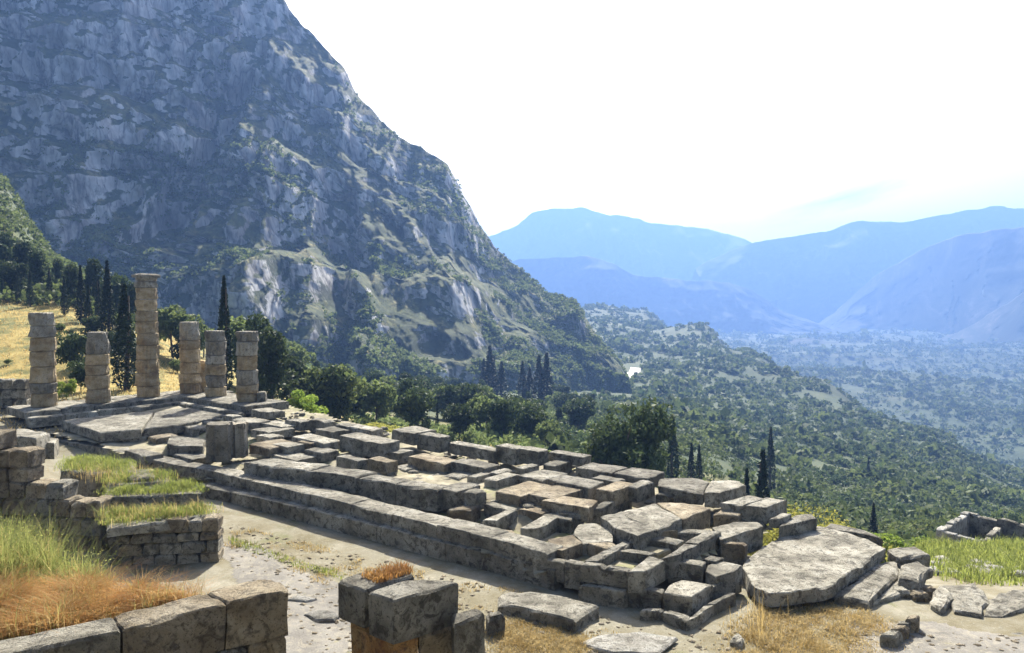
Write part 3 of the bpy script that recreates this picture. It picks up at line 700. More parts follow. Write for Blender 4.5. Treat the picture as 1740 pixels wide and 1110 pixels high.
# --- platform and stylobate under the columns
block([(104, 714), (170, 735), (240, 729), (262, 698), (214, 702)], -0.6, 0.6, temple, wear=0.04)
block([(244, 728), (300, 722), (385, 705), (352, 690), (266, 697)], -0.6, 0.6, temple, wear=0.04)
block([(120, 728), (172, 748), (250, 742), (240, 730), (170, 736)], -1.15, 0.7, temple, wear=0.05)
for k in range(7):
    u0, u1 = 44.1, 48.4; v0 = -2.2 + k * 2.2
    wblock([UV(u0, v0), UV(u0, v0 + 2.16), UV(u1, v0 + 2.16), UV(u1, v0)], 0.0 + random.uniform(-.02, .02), 0.55, temple, wear=0.05, cham=0.05)
    wblock([UV(u0 - .7, v0), UV(u0 - .7, v0 + 2.16), UV(u0 + .2, v0 + 2.16), UV(u0 + .2, v0)], -0.36 + random.uniform(-.02, .02), 0.7, temple, wear=0.05, cham=0.05)
for k in range(4):
    u1 = 44.0 - k * 2.3; u0 = u1 - 2.25
    wblock([UV(u0, 8.8), UV(u0, 12.4), UV(u1, 12.4), UV(u1, 8.8)], 0.0 + random.uniform(-.02, .02), 0.6, temple, wear=0.05, cham=0.05)
    wblock([UV(u0, 8.0), UV(u0, 8.75), UV(u1, 8.75), UV(u1, 8.0)], -0.36 + random.uniform(-.02, .02), 0.6, temple, wear=0.05, cham=0.05)
# --- west terrace slabs
terrace = empty('west_terrace', (*UV(-5, 9), -3.0), 'broad flat slabs of paving stepping down at the temple corner', 'ruins')
block([(1272, 946), (1263, 964), (1270, 982), (1282, 996), (1306, 1008), (1340, 1006), (1374, 1000), (1396, 998), (1415, 993), (1460, 961), (1505, 931), (1466, 911), (1430, 903), (1389, 893), (1340, 899), (1300, 925)], -2.4, 0.5, terrace, name='paving_slab', wear=0.07, top_rough=0.06, cham=.03, seg=.22)
block([(1418, 1010), (1475, 1022), (1528, 974), (1525, 952), (1495, 956)], -2.8, 0.4, terrace, name='paving_slab', wear=0.07)
block([(1507, 930), (1530, 948), (1582, 943), (1555, 926)], -2.5, 0.5, terrace, name='paving_slab', wear=0.08)
block([(1484, 1023), (1530, 1010), (1540, 985), (1528, 978)], -3.0, 0.5, terrace, name='paving_slab', wear=0.08)
block([(1390, 896), (1470, 908), (1500, 915), (1470, 900), (1410, 888)], -2.7, 0.5, terrace, name='paving_slab', wear=0.08)
# --- upright fluted blocks on the cella wall
def upright(px0, px1, ytop, ybot, zb, label):
    a = P(px0, ybot, zb); b = P(px1, ybot, zb)
    w = b[0] - a[0]; h = (ybot - ytop) / F * a[1]
    th = 0.9
    n = 26
    V, Fc = [], []
    zs = [0, h * .3, h * .6, h * .93, h]
    for zi, zz in enumerate(zs):
        for k in range(n):
            t = k / n * 4
            s, e = int(t), t % 1
            q = [(-w / 2 + e * w, -th / 2), (w / 2, -th / 2 + e * th), (w / 2 - e * w, th / 2), (-w / 2, th / 2 - e * th)][s]
            fl = 0.09 * math.sin(k * 2.4) + 0.05 * random.uniform(-1, 1)
            r = math.hypot(*q)
            V.append((q[0] * (1 + fl / r), q[1] * (1 + fl / r), zz + (random.uniform(-.09, .03) if zi == 4 else 0)))
    for l in range(4):
        for k in range(n):
            j = (k + 1) % n
            Fc.append((l * n + k, l * n + j, (l + 1) * n + j, (l + 1) * n + k))
    Fc += [tuple(range(4 * n, 5 * n)), tuple(range(n - 1, -1, -1))]
    o = obj('upright_block', mesh('upright_block', V, Fc, M['column_top']), loc=((a[0] + b[0]) / 2, a[1] + th / 2, zb))
    o.rotation_euler[2] = R(8)
    tag(o, label, 'stone block')
upright(349, 386, 720, 786, -1.42, 'wider of two upright weathered stone blocks standing on the foundation wall')
upright(387, 413, 719, 779, -1.42, 'narrower grooved upright stone block standing on the foundation wall')

# ------------------------------------------------------------------ columns
def drum_mesh(r0, r1, h, m, rough):
    n = 40; V, Fc = [], []
    sd = random.uniform(0, 99)
    zs = [0, 0.05, h * .25, h * .5, h * .75, h - 0.055, h]
    for zi, zz in enumerate(zs):
        r = r0 + (r1 - r0) * zz / h - (0.05 if zi in (0, len(zs) - 1) else 0)
        for k in range(n):
            a = 2 * math.pi * k / n
            w = -0.05 * abs(math.sin(a * 10)) + float(fbm(math.cos(a) * 2 + sd, math.sin(a) * 2, zz * 1.6, 3)) * rough
            V.append(((r + w) * math.cos(a), (r + w) * math.sin(a), zz))
    for l in range(len(zs) - 1):
        for k in range(n):
            j = (k + 1) % n
            Fc.append((l * n + k, l * n + j, (l + 1) * n + j, (l + 1) * n + k))
    Fc += [tuple(range((len(zs) - 1) * n, len(zs) * n)), tuple(range(n - 1, -1, -1))]
    return mesh('drum', V, Fc, m)
def column(px, py, hpx, wpx, label, top=None):
    x, y, _ = P(px, py, 0.0)
    h = hpx / F * y; r = wpx / F * y / 2
    c = empty('column', (x, y, 0.0), label, 'column', 'standing temple columns')
    z = 0.0
    while z < h - 0.3:
        dh = random.uniform(0.62, 1.2)
        if h - z - dh < 0.5: dh = h - z
        if top and dh + z > h - 0.6 and z < h - 0.6: dh = h - 0.55 - z
        f = z / 10.0
        rr = r * (1 - 0.13 * f) * random.uniform(0.97, 1.015)
        last = z + dh > h - 0.9
        if top and z >= h - 0.6: break
        o = obj('drum', drum_mesh(rr, rr * 0.99, dh - 0.03, M['column_top'] if last or random.random() < .16 else M['column'], random.uniform(.06, .13) if not last else 0.15), c, (random.uniform(-.02, .02), random.uniform(-.02, .02), z))
        o.rotation_euler[2] = random.uniform(0, 6)
        z += dh
    if top:
        # worn capital: spreading cushion under a square slab
        V, Fc = [], []; n = 32
        for zz, rr in ((0, r * .87), (.12, r * .88), (.27, r * .95), (.3, r * .93)):
            for k in range(n):
                a = 2 * math.pi * k / n; w = random.uniform(-.03, .02)
                V.append(((rr + w) * math.cos(a), (rr + w) * math.sin(a), zz))
        for l in range(3):
            for k in range(n):
                j = (k + 1) % n
                Fc.append((l * n + k, l * n + j, (l + 1) * n + j, (l + 1) * n + k))
        Fc += [tuple(range(3 * n, 4 * n)), tuple(range(n - 1, -1, -1))]
        obj('capital', mesh('capital', V, Fc, M['column_top']), c, (0, 0, z))
        s = r * .9
        me, _b = block_mesh([(-s, -s), (s, -s), (s, s), (-s, s)], 0.28, 0.28, M['column_top'], seg=0.3, wear=0.08, name='abacus')
        o = obj('abacus', me, c, (0, 0, z + 0.3)); o.rotation_euler[2] = TH
column(75, 690, 160, 40, 'tall tan column of stacked drums beside the dark ruined wall chunk')
column(167, 684, 121, 37, 'short tan column stump between the dark wall column and the tallest column')
column(252, 674, 208, 37, 'tallest column of the group with a worn capital on top', True)
column(324, 668, 122, 34, 'broken column stump with ragged notched top next to the tallest column')
column(367, 673, 112, 34, 'column stump with flat clean top in front of the lone tall cypress')
column(421, 682, 120, 36, 'column stump with narrower cap stone at the edge of the platform')
# broken sides and cap stones
x, y, _ = P(345, 665, 0)
o = wblock([(x - .35, y - .4), (x + .4, y - .35), (x + .35, y + .4), (x - .3, y + .35)], 2.6, 2.6, None, 'column', 'stone_shaft', wear=0.16, seg=.3, cham=.2)
tag(o, 'low broken shaft of tan stone leaning beside the ragged column stump', 'stone block')
x, y, _ = P(446, 682, 0)
o = wblock([(x - .3, y - .35), (x + .35, y - .3), (x + .3, y + .35), (x - .3, y + .3)], 0.75, 0.75, None, 'stone', 'stone_block', wear=0.1, seg=.25, cham=.15)
tag(o, 'small pale block at the foot of the column stump with cap stone', 'stone block')

# ------------------------------------------------------------------ loose and other stones
def loose(px, z, h, label, m='stone', name='stone_block', group=None, **kw):
    o = block(px, z, h, None, m, name, **kw)
    return tag(o, label, 'stone block' if name != 'stone_slab' else 'stone slab', group)
fw = empty('block_stack', (*P(700, 1040, 1.2)[:2], -2.8), 'stack of huge dark squared blocks on rust stained stones above the path', 'stone wall')
block([(576, 986), (618, 1004), (706, 976), (682, 958), (625, 965)], 1.25, 0.85, fw, 'stone', 'wall_block', seg=.2, wear=0.05, cham=.05)
block([(625, 1006), (668, 1021), (779, 989), (722, 980), (700, 982)], 1.25, 0.95, fw, 'stone', 'wall_block', seg=.2, wear=0.035, cham=.04)
block([(772, 1062), (824, 1041), (812, 1030), (768, 1044)], 0.62, 0.9, fw, 'stone', 'wall_block', seg=.2, wear=0.05)
block([(612, 1062), (668, 1090), (712, 1080), (706, 1050), (640, 1040)], 0.34, 0.9, fw, 'rust', 'wall_block', seg=.2, wear=0.06)
block([(712, 1080), (776, 1064), (770, 1048), (708, 1052)], 0.30, 0.9, fw, 'stone_warm', 'wall_block', seg=.2, wear=0.06)
block([(596, 1050), (620, 1056), (640, 1036), (612, 1034)], 0.3, 0.9, fw, 'rust', 'wall_block', seg=.2, wear=0.06)
block([(590, 1120), (660, 1150), (790, 1110), (720, 1080)], -0.7, 2.2, fw, 'stone_warm', 'wall_block', seg=.3, wear=0.07)
block([(770, 1128), (828, 1104), (818, 1090), (765, 1110)], -0.4, 2.4, fw, 'stone_warm', 'wall_block', seg=.3, wear=0.07)
loose([(828, 1052), (860, 1046), (852, 1037), (826, 1040)], -2.2, 0.6, 'small dark cube of stone lying beside the stack of huge blocks')
loose([(845, 1024), (976, 1052), (1017, 1026), (980, 1014), (880, 1002), (850, 1008)], -2.4, 0.5, 'long low slab with frayed roots hanging off its edge', name='stone_slab', wear=0.08)
loose([(488, 1018), (520, 1022), (540, 1016), (505, 1011)], -2.62, 0.14, 'thin pale stone lying on the path beside the retaining wall', 'pale', 'stone_slab', wear=0.05, seg=.25)
loose([(515, 1042), (535, 1052), (570, 1052), (580, 1042), (550, 1035)], -2.6, 0.16, 'rounded pale flat stone lying on the path', 'pale', 'stone_slab', wear=0.08, seg=.2)
loose([(985, 1092), (1040, 1108), (1120, 1108), (1150, 1082), (1090, 1072), (1020, 1078)], -2.72, 0.12, 'pale cracked paving stone sunk in the earth below the temple corner', 'pale', 'stone_slab', wear=0.1)
loose([(1240, 1085), (1262, 1096), (1264, 1080), (1250, 1074)], -2.7, 0.25, 'small dark stone lying by the dry grass patch', wear=.1, seg=.2)
# short row of small stones on the sandy ground
for k, q in enumerate(([(1494, 1079), (1523, 1081), (1534, 1072), (1508, 1069)], [(1511, 1069), (1536, 1070), (1546, 1062), (1524, 1060)], [(1523, 1060), (1545, 1061), (1552, 1055), (1532, 1053)], [(1537, 1052), (1560, 1052), (1563, 1044), (1544, 1043)])):
    loose(q, (-2.62, -2.66, -2.7, -2.6)[k], 0.5, 'small squared stone in the short row on the sandy path', 'stone_warm' if k % 2 else 'stone', 'kerb_stone', 'row of small stones on the sandy path', seg=.18, wear=.04)
# stones by the grassy bank
loose([(1600, 994), (1622, 1037), (1668, 1045), (1680, 1010), (1655, 990)], -3.0, 0.7, 'large pale slab below the green bank, beside the rubble pier', 'stone', 'stone_slab', wear=.12, top_rough=.1)
loose([(1684, 1012), (1672, 1045), (1700, 1048), (1760, 1030), (1770, 1006), (1720, 998)], -3.05, 0.7, 'large pale slab below the green bank, abutting another slab', 'stone', 'stone_slab', wear=.12, top_rough=.1)
loose([(1578, 1018), (1598, 1036), (1618, 1012), (1600, 990)], -2.9, 0.8, 'tilted jagged stone between the rubble pier and the pale slabs', 'stone', 'stone_block', wear=.15, seg=.3)
loose([(1700, 1078), (1740, 1090), (1790, 1080), (1750, 1068)], -3.1, 0.3, 'flat pale stone at the edge of the sandy path under the slabs', 'pale', 'stone_slab', wear=.1)
pier = empty('rubble_pier', (*P(1555, 1040, -3.2)[:2], -3.4), 'tall crumbling pier of brown rubble at the end of the paving slabs', 'ruins')
block([(1527, 976), (1562, 986), (1588, 964), (1560, 950), (1530, 955)], -2.55, 0.4, pier, 'stone', 'capping_stone', wear=.12)
for k in range(22):
    a = random.uniform(1530, 1584); lv = k % 4
    y0 = np.interp(a, [1530, 1562, 1588], [983, 992, 975]); zz = -2.95 - lv * 0.3
    c = P(a, y0, -2.55); s = random.uniform(.22, .34)
    c = (c[0], c[1] + random.uniform(.0, .3))
    wblock([(c[0] - s, c[1] - s * .7), (c[0] + s, c[1] - s * .8), (c[0] + s * .9, c[1] + s), (c[0] - s * .8, c[1] + s)], zz + .02, 0.34, pier, random.choice(['stone_warm', 'stone_warm', 'stone']), 'stone', wear=.12, seg=.25, cham=.09)

def pebbles(name, label, pts, smin, smax, m, parent=None):
    """small scattered stones, too many to count"""
    cube = np.array([(-1, -1, -.3), (1, -1, -.3), (1, 1, -.3), (-1, 1, -.3), (-.7, -.7, .7), (.7, -.75, .6), (.75, .7, .7), (-.7, .7, .55)])
    fc = np.array([(0, 1, 5, 4), (1, 2, 6, 5), (2, 3, 7, 6), (3, 0, 4, 7), (4, 5, 6, 7), (3, 2, 1, 0)])
    n = len(pts)
    v = cube[None] * rng.uniform(.7, 1.3, (n, 8, 3)) * (rng.uniform(0, 1, n) ** 2.5 * (smax - smin) + smin)[:, None, None] * np.array([1, .8, .55])
    a = rng.uniform(0, 6.28, n); ca, sa = np.cos(a)[:, None], np.sin(a)[:, None]
    v = np.stack([v[:, :, 0] * ca - v[:, :, 1] * sa, v[:, :, 0] * sa + v[:, :, 1] * ca, v[:, :, 2]], 2) + pts[:, None, :]
    if parent is not None: v = v - np.array(parent.location)
    f = (np.arange(n)[:, None, None] * 8 + fc[None]).reshape(-1, 4)
    o = obj(name, mesh(name, v.reshape(-1, 3), f, M[m]), parent)
    return tag(o, label, 'stones' if label else None, kind='stuff')
def plan_scatter(px, z, n):
    pl = np.array([P(x, y, z)[:2] for x, y in px]); a, b = pl.min(0), pl.max(0)
    q = rng.uniform(a, b, (n * 6, 2)); q = q[inside(q[:, 0], q[:, 1], pl)][:n]
    return q
q = plan_scatter([(390, 890), (940, 1020), (1100, 1062), (1260, 1050), (1420, 1030), (1560, 1060), (1740, 1060), (1740, 1150), (560, 1150), (440, 1010), (380, 940)], GZ, 1900)
pebbles('scattered_stones', 'small stones and chips strewn over the bare ground by the temple', np.concatenate([q, ground_z(q[:, 0], q[:, 1])[:, None]], 1), .01, .11, 'stone_warm')
q = plan_scatter([(120, 745), (300, 775), (600, 840), (900, 925), (1060, 955), (1200, 925), (1300, 880), (1200, 840), (1000, 795), (850, 775), (700, 752), (560, 730), (460, 708)], -1.8, 900)
u_ = (q[:, 0] - OO[0]) * EU[0] + (q[:, 1] - OO[1]) * EU[1]
pebbles('rubble', None, np.concatenate([q, (fill_z(q[:, 0], q[:, 1]) + .06)[:, None]], 1), .05, .34, 'stone', temple)
q = plan_scatter([(1580, 985), (1575, 950), (1592, 925), (1780, 940), (1900, 960), (1900, 1025), (1740, 1012), (1660, 990)], -5.2, 70)
pebbles('bank_stones', 'pale stones scattered in the green grass of the bank', np.concatenate([q, ground_z(q[:, 0], q[:, 1])[:, None] + .12], 1), .12, .5, 'pale')
# ------------------------------------------------------------------ walls on the left
rw = empty('retaining_wall', (*P(300, 1090, 1.0)[:2], -2.7), 'retaining wall of large tan blocks edging the weedy terrace', 'stone wall')
block([(384, 1023), (490, 1003), (474, 986), (430, 984), (352, 1004)], 1.0, 1.05, rw, 'stone_warm', 'wall_block', seg=.14, wear=.055, cham=.035)
block([(206, 1070), (382, 1024), (350, 1005), (190, 1046)], 1.0, 1.05, rw, 'stone_warm', 'wall_block', seg=.14, wear=.055, cham=.035)
block([(-30, 1122), (204, 1071), (188, 1048), (-30, 1094)], 1.0, 1.0, rw, 'stone', 'wall_block', seg=.25, wear=.06)
def under(pxs, z0, z1, h, m):
    block([P2(x, y, z0, z1) for x, y in pxs], z1, h, rw, m, 'wall_block', seg=.25, wear=.05)
def P2(px, py, z0, z1):
    """pixel of the point straight below the one seen at (px, py, z0), at height z1"""
    x, y, _ = P(px, py, z0); dz = z1 - H
    Yc = cp * y - sp * dz; Zc = sp * y + cp * dz
    return (CX + F * x / Yc, CY - F * Zc / Yc)
for a, b, m in ((420, 488, 'stone_warm'), (330, 418, 'stone'), (200, 328, 'stone_warm'), (60, 198, 'stone')):
    f = lambda x: np.interp(x, [-30, 206, 384, 490], [1122, 1070, 1023, 1003])
    under([(a, f(a)), (b, f(b)), (b - 14, f(b) - 15), (a - 14, f(a) - 15)], 1.0, -0.08, 0.95, m)
    under([(a + 20, f(a + 20) - 2), (min(b + 20, 488), f(min(b + 20, 488)) - 2), (b - 8, f(b) - 16), (a + 8, f(a) - 16)], 1.0, -1.06, 1.9, 'stone_warm')
def rubble_wall(name, label, foot, top_z, base_z, courses, thick, m_list, smin, smax):
    """stones laid course by course along a plan line; top_z is a function of the run"""
    pts = [np.array(p[:2]) for p in foot]
    L = [0]
    for a, b in zip(pts[:-1], pts[1:]): L.append(L[-1] + np.linalg.norm(b - a))
    at = lambda s: np.array([np.interp(s, L, [p[k] for p in pts]) for k in (0, 1)])
    root = empty(name, (*at(L[-1] / 2), base_z), label, 'stone wall')
    z = base_z
    while True:
        hgt = random.uniform(*courses); s = random.uniform(-.1, .1); any_ = False
        while s < L[-1] - 0.1:
            w = random.uniform(smin, smax); e = min(s + w, L[-1])
            if L[-1] - e < smin * .5: e = L[-1]
            hh = hgt * random.uniform(.88, 1.05)
            if z + hh * .6 < top_z((s + e) / 2):
                any_ = True
                a, b = at(max(s, 0) + .012), at(e - .012)
                t = (b - a) / (np.linalg.norm(b - a) + 1e-9); n_ = np.array([-t[1], t[0]])
                o_ = n_ * random.uniform(-.05, .05)
                wblock([a + o_, b + o_, b + n_ * thick, a + n_ * thick], z + hh - .012, hh - .01, root, random.choice(m_list), 'stone', seg=.3, wear=.07, cham=.07)
            s = e
        z += hgt
        if not any_: break
    return root
rubble_wall('rubble_wall', 'low wall of dark mossy rubble with grass growing on top', [P(184, 965, -2.7), P(372, 955, -2.7)], lambda s: -0.95, -2.75, (.34, .5), .9, ['stone', 'stone_warm', 'stone'], .4, .95)
rubble_wall('stepped_wall', 'tall stepped wall of tan upright slabs behind the green weeds', [P(-60, 905, -2.0), P(0, 915, -2.2), P(75, 930, -2.5), P(172, 938, -2.6)],
            lambda s: float(np.interp(s, [0, 1.6, 1.9, 3.0, 3.2, 4.3, 4.5, 7], [2.5, 2.4, 1.6, 1.5, .4, .3, -.3, -.5])), -2.7, (.55, .85), 1.0, ['stone_warm', 'stone_warm', 'stone'], .5, 1.0)
loose([(20, 741), (62, 743), (84, 734), (30, 727)], 0.6, 1.3, 'dark block with sunlit top rising behind the stepped wall', wear=.06)
loose([(60, 752), (92, 752), (100, 744), (64, 745)], 0.1, 0.9, 'low block with sunlit top beside the grassy ledge', wear=.06)
# ledges with grass between the rubble wall and the temple wall
ld = empty('stepped_ledge', (*P(260, 850, -0.9)[:2], -2.7), 'stepped stone ledges overgrown with grass beside the temple wall', 'ruins')
block([(182, 898), (300, 884), (364, 874), (352, 860), (180, 868)], -0.98, 0.35, ld, 'stone', 'grassy_ledge', wear=.1)
block([(175, 846), (345, 838), (330, 822), (180, 828)], -0.55, 1.6, ld, 'stone', 'ledge_stone', wear=.1)
block([(178, 826), (290, 818), (280, 800), (185, 808)], -0.4, 1.6, ld, 'stone', 'ledge_stone', wear=.1)
block([(100, 800), (214, 806), (230, 784), (115, 776)], -0.35, 1.6, ld, 'stone', 'grassy_ledge', wear=.1)
block([(214, 812), (262, 810), (262, 796), (218, 798)], -0.2, 1.2, ld, 'stone', 'ledge_stone', wear=.12)
# dark ruin chunk by the first column
ch = empty('ruined_wall_chunk', (*P(25, 690, -.4)[:2], -0.6), 'dark ruined chunk of walling beside the outermost column', 'ruins')
for k in range(12):
    a = -20 + (k % 4) * 20 + random.uniform(-4, 4); lv = k // 4
    c = P(a, 690, -.4); s = random.uniform(.42, .5)
    wblock([(c[0] - s, c[1] - .4), (c[0] + s, c[1] - .4), (c[0] + s, c[1] + .5), (c[0] - s, c[1] + .5)], -.5 + (lv + 1) * .72, .71, ch, 'stone', 'stone', seg=.3, wear=.12, cham=.1)
# ------------------------------------------------------------------ roofless ruin on the slope
def ruin_house():
    z = -10.6
    A, Bq, C, D = (P(1590, 900, z), P(1640, 866, z), P(1800, 905, z), P(1770, 948, z))
    r = empty('roofless_ruin', (*((np.array(A) + np.array(C)) / 2)[:2], z - 3), 'roofless rectangular ruin with thin pale walls on the green slope', 'ruins')
    ps = [np.array(q[:2]) for q in (A, D, C, Bq)]
    cen = sum(ps) / 4
    for a, b in ((0, 1), (1, 2), (2, 3), (3, 0)):
        p, q = ps[a], ps[b]; n = max(3, int(np.linalg.norm(q - p) / 1.3))
        for k in range(n):
            s, e = p + (q - p) * k / n, p + (q - p) * (k + 1) / n
            d = q - p; nn = np.array([-d[1], d[0]]); nn = nn / np.linalg.norm(nn) * 0.55
            if np.dot(cen - p, nn) < 0: nn = -nn
            g = (e - s) * 0.01
            if k == 0: s = s + (q - p) / np.linalg.norm(q - p) * 0.56
            wblock([s + g, e - g, e + nn, s + nn], z + random.uniform(-.15, .1), 2.6, r, 'pale' if a in (0, 3) else 'stone', 'wall_block', seg=.6, wear=.08)
    for t in (0.45,):
        p, q = ps[0] + (ps[1] - ps[0]) * t, ps[3] + (ps[2] - ps[3]) * t
        for k in range(4):
            s, e = p + (q - p) * (k / 4 * .8 + .1), p + (q - p) * ((k + 1) / 4 * .8 + .1)
            d = q - p; nn = np.array([-d[1], d[0]]); nn = nn / np.linalg.norm(nn) * 0.5
            wblock([s, e, e + nn, s + nn], z - .5 + random.uniform(-.3, .2), 2.0, r, 'stone', 'wall_block', seg=.6, wear=.1)
    for k in range(8):
        c = cen + rng.uniform(-2.2, 2.2, 2); s = random.uniform(.3, .6)
        wblock([(c[0] - s, c[1] - s), (c[0] + s, c[1] - s), (c[0] + s, c[1] + s), (c[0] - s, c[1] + s)], z - 1.6 + random.uniform(0, .5), .9, r, 'stone', 'fallen_stone', wear=.12)
ruin_house()

# ------------------------------------------------------------------ vegetation
def cards(centres, size, flat=0.0, aspect=1.0):
    """one small leaf-cluster face at each centre, turned at random"""
    n = len(centres)
    a = rng.normal(size=(n, 3)); a /= np.linalg.norm(a, axis=1, keepdims=True)
    b = rng.normal(size=(n, 3)); b -= a * (a * b).sum(1, keepdims=True); b /= np.linalg.norm(b, axis=1, keepdims=True)
    s = (size * rng.uniform(.6, 1.4, n))[:, None] if np.isscalar(size) else size[:, None]
    a = a * s; b = b * s * aspect
    v = np.stack([centres - a, centres - b * .7, centres + a, centres + b * .7], 1).reshape(-1, 3)
    return v, np.arange(4 * n).reshape(n, 4)
def trunk_mesh(h, r, limbs, spread):
    V, Fc = [], []
    def tube(p0, p1, r0, r1, n=6):
        p0, p1 = np.array(p0), np.array(p1); d = (p1 - p0) / np.linalg.norm(p1 - p0)
        u = np.cross(d, [0.3, 1, 0.1]); u /= np.linalg.norm(u); w = np.cross(d, u)
        b0 = len(V)
        for p, rr in ((p0, r0), (p1, r1)):
            for k in range(n):
                a = 2 * math.pi * k / n; V.append(p + (u * math.cos(a) + w * math.sin(a)) * rr)
        for k in range(n): Fc.append((b0 + k, b0 + (k + 1) % n, b0 + n + (k + 1) % n, b0 + n + k))
    m = (random.uniform(-.1, .1) * h * .3, random.uniform(-.1, .1) * h * .3, h * .5)
    tube((0, 0, -.4), m, r, r * .75); tube(m, (m[0] * 1.3, m[1] * 1.3, h), r * .75, r * .3)
    for k in range(limbs):
        a = 2 * math.pi * k / max(limbs, 1) + random.uniform(-.4, .4)
        s = random.uniform(.35, .7)
        p = np.array(m) * s * 2 if s < .5 else np.array([m[0] * 1.2, m[1] * 1.2, h * s])
        tube(p, (p[0] + spread * math.cos(a), p[1] + spread * math.sin(a), p[2] + h * random.uniform(.25, .5)), r * .45, r * .12, 5)
    return mesh('trunk', V, Fc, M['bark'])
def crown_points(kind, n, h, w):
    if kind == 'cypress':
        t = rng.uniform(0, 1, n) ** 0.85
        rad = w / 2 * np.minimum(1, (1 - t) * 1.5 + 0.02) * np.minimum(1, t * 9 + .35) * (1 + 0.18 * np.sin(t * 40 + rng.uniform(0, 6, n)))
        a = rng.uniform(0, 2 * np.pi, n); r = rad * np.sqrt(rng.uniform(.3, 1, n))
        return np.stack([r * np.cos(a), r * np.sin(a), 0.03 * h + t * h * .97], 1)
    # lumpy crown: leaf clumps set around lobes
    nl = {'round': 16, 'pine': 13, 'bush': 12, 'large': 42}[kind]
    lo = {'round': .1, 'pine': .2, 'bush': .05, 'large': .05}[kind]
    P_ = []
    for k in range(nl):
        d = rng.normal(size=3); d /= np.linalg.norm(d); rr = rng.uniform(.25, .92)
        c = np.array([d[0] * w * .42 * rr, d[1] * w * .42 * rr, h * (lo + (1 - lo) * (.5 + .42 * d[2] * rr))])
        if kind == 'pine':
            t = k / nl; a = k * 2.4
            c = np.array([math.cos(a) * w * .34 * (1.05 - t), math.sin(a) * w * .34 * (1.05 - t), h * (.14 + .78 * t)])
        s = rng.uniform(.13, .24) * (.75 if kind == 'large' else 1)
        m = n // nl
        q = rng.normal(size=(m, 3)); q /= np.linalg.norm(q, axis=1, keepdims=True)
        q *= (rng.uniform(.35, 1, m) ** .5)[:, None]
        P_.append(c + q * np.array([w * s, w * s, h * s * .85]))
    return np.concatenate(P_)
def make_tree(name, kind, h, w, n, leaf, m, label, cat, group=None, trunk_r=None, loc=(0, 0, 0)):
    t = empty(name, loc, label, cat, group)
    pts = crown_points(kind, n, h, w)
    v, f = cards(pts, leaf, aspect=0.8 if kind != 'cypress' else 0.6)
    obj('crown', mesh('crown', v, f, M[m]), t)
    tr = trunk_r or h * 0.022
    obj('trunk', trunk_mesh(h * (.9 if kind == 'cypress' else .72), tr, 0 if kind == 'cypress' else 5, w * .25), t)
    return t
used = set()
def plant(proto, px, pybase, d, hpx, wscale, label=None, group=None, zoff=0.0):
    """copies a kind of tree to the spot where the photograph shows its foot, at distance d"""
    x = (px - CX) / F * d
    z = float(ground_z(x, d)) if pybase is None else min(zat(pybase, d), float(ground_z(x, d)) + .3)
    top = zat(hpx, d)
    h = top - z
    s = h / PROTO_H[proto.name]
    loc = (x, d, z)
    if proto.name not in used:
        used.add(proto.name)
        proto.location = loc; proto.scale = (s * wscale, s * wscale, s)
        if label: proto['label'] = label
        if group: proto['group'] = group
        return proto
    return copy_thing(proto, loc, random.uniform(0, 6.28), (s * wscale, s * wscale, s), label, group)
PROTO_H = {}
def proto(name, kind, h, w, n, leaf, m, label, cat, group):
    t = make_tree(name, kind, h, w, n, leaf, m, label, cat, group); PROTO_H[t.name] = h; return t
cyp = proto('cypress_tree', 'cypress', 14, 2.6, 2600, .26, 'cypress', 'slender dark cypress', 'cypress', 'dark cypresses')
cyp2 = proto('cypress_tree', 'cypress', 12, 2.4, 900, .34, 'cypress', 'slender dark cypress', 'cypress', 'dark cypresses')
oak = proto('evergreen_tree', 'round', 8, 8, 2600, .34, 'leaf', 'rounded tree', 'tree', 'trees below the cliff')
oak2 = proto('evergreen_tree', 'round', 8, 9, 2400, .36, 'leaf_dark', 'rounded dark tree', 'tree', 'trees below the cliff')
pine = proto('pine_tree', 'pine', 10, 7, 2600, .32, 'leaf_dark', 'shaggy dark pine', 'pine', 'pines')
bright = proto('green_bush', 'bush', 3, 4, 5000, .09, 'leaf_bright', 'bright green bush', 'bush', 'bushes')
yellow = proto('yellow_bush', 'bush', 2, 3, 12000, .026, 'leaf_yellow', 'yellow green bush', 'bush', 'bushes')
olive = proto('olive_tree', 'round', 5, 6, 1500, .3, 'leaf', 'olive green tree', 'tree', 'trees below the cliff')
# cypresses near the columns
plant(cyp, 211, 668, 68, 484, 1.15, 'stout dark cypress directly behind the gap beside the tallest column')
plant(cyp, 381, 672, 70, 470, 0.8, 'tall lone pointed cypress behind the flat topped column stump')
for px, d, top in ((183, 92, 444), (138, 98, 452), (110, 100, 470), (52, 104, 458), (31, 106, 462), (150, 96, 485), (5, 108, 470), (85, 110, 455), (168, 104, 470), (-20, 105, 455)):
    plant(cyp, px, None, d, top, random.uniform(.85, 1.1), 'dark cypress in the grove on the yellow slope behind the columns', 'cypress grove behind the columns')
for px, d, top in ((18, 112, 440), (65, 118, 425), (100, 122, 440), (125, 110, 450), (200, 116, 462), (225, 112, 480), (160, 118, 440), (40, 125, 410), (-15, 120, 405), (-60, 110, 420), (8, 128, 395)):
    kd = pine if random.random() < .6 else oak2
    plant(kd, px, None, d, top, random.uniform(.8, 1.1), 'shaggy pine among the cypresses of the hillside grove' if kd is pine else 'rounded dark tree among the cypresses of the hillside grove', 'pines of the hillside grove' if kd is pine else 'rounded trees of the hillside grove')
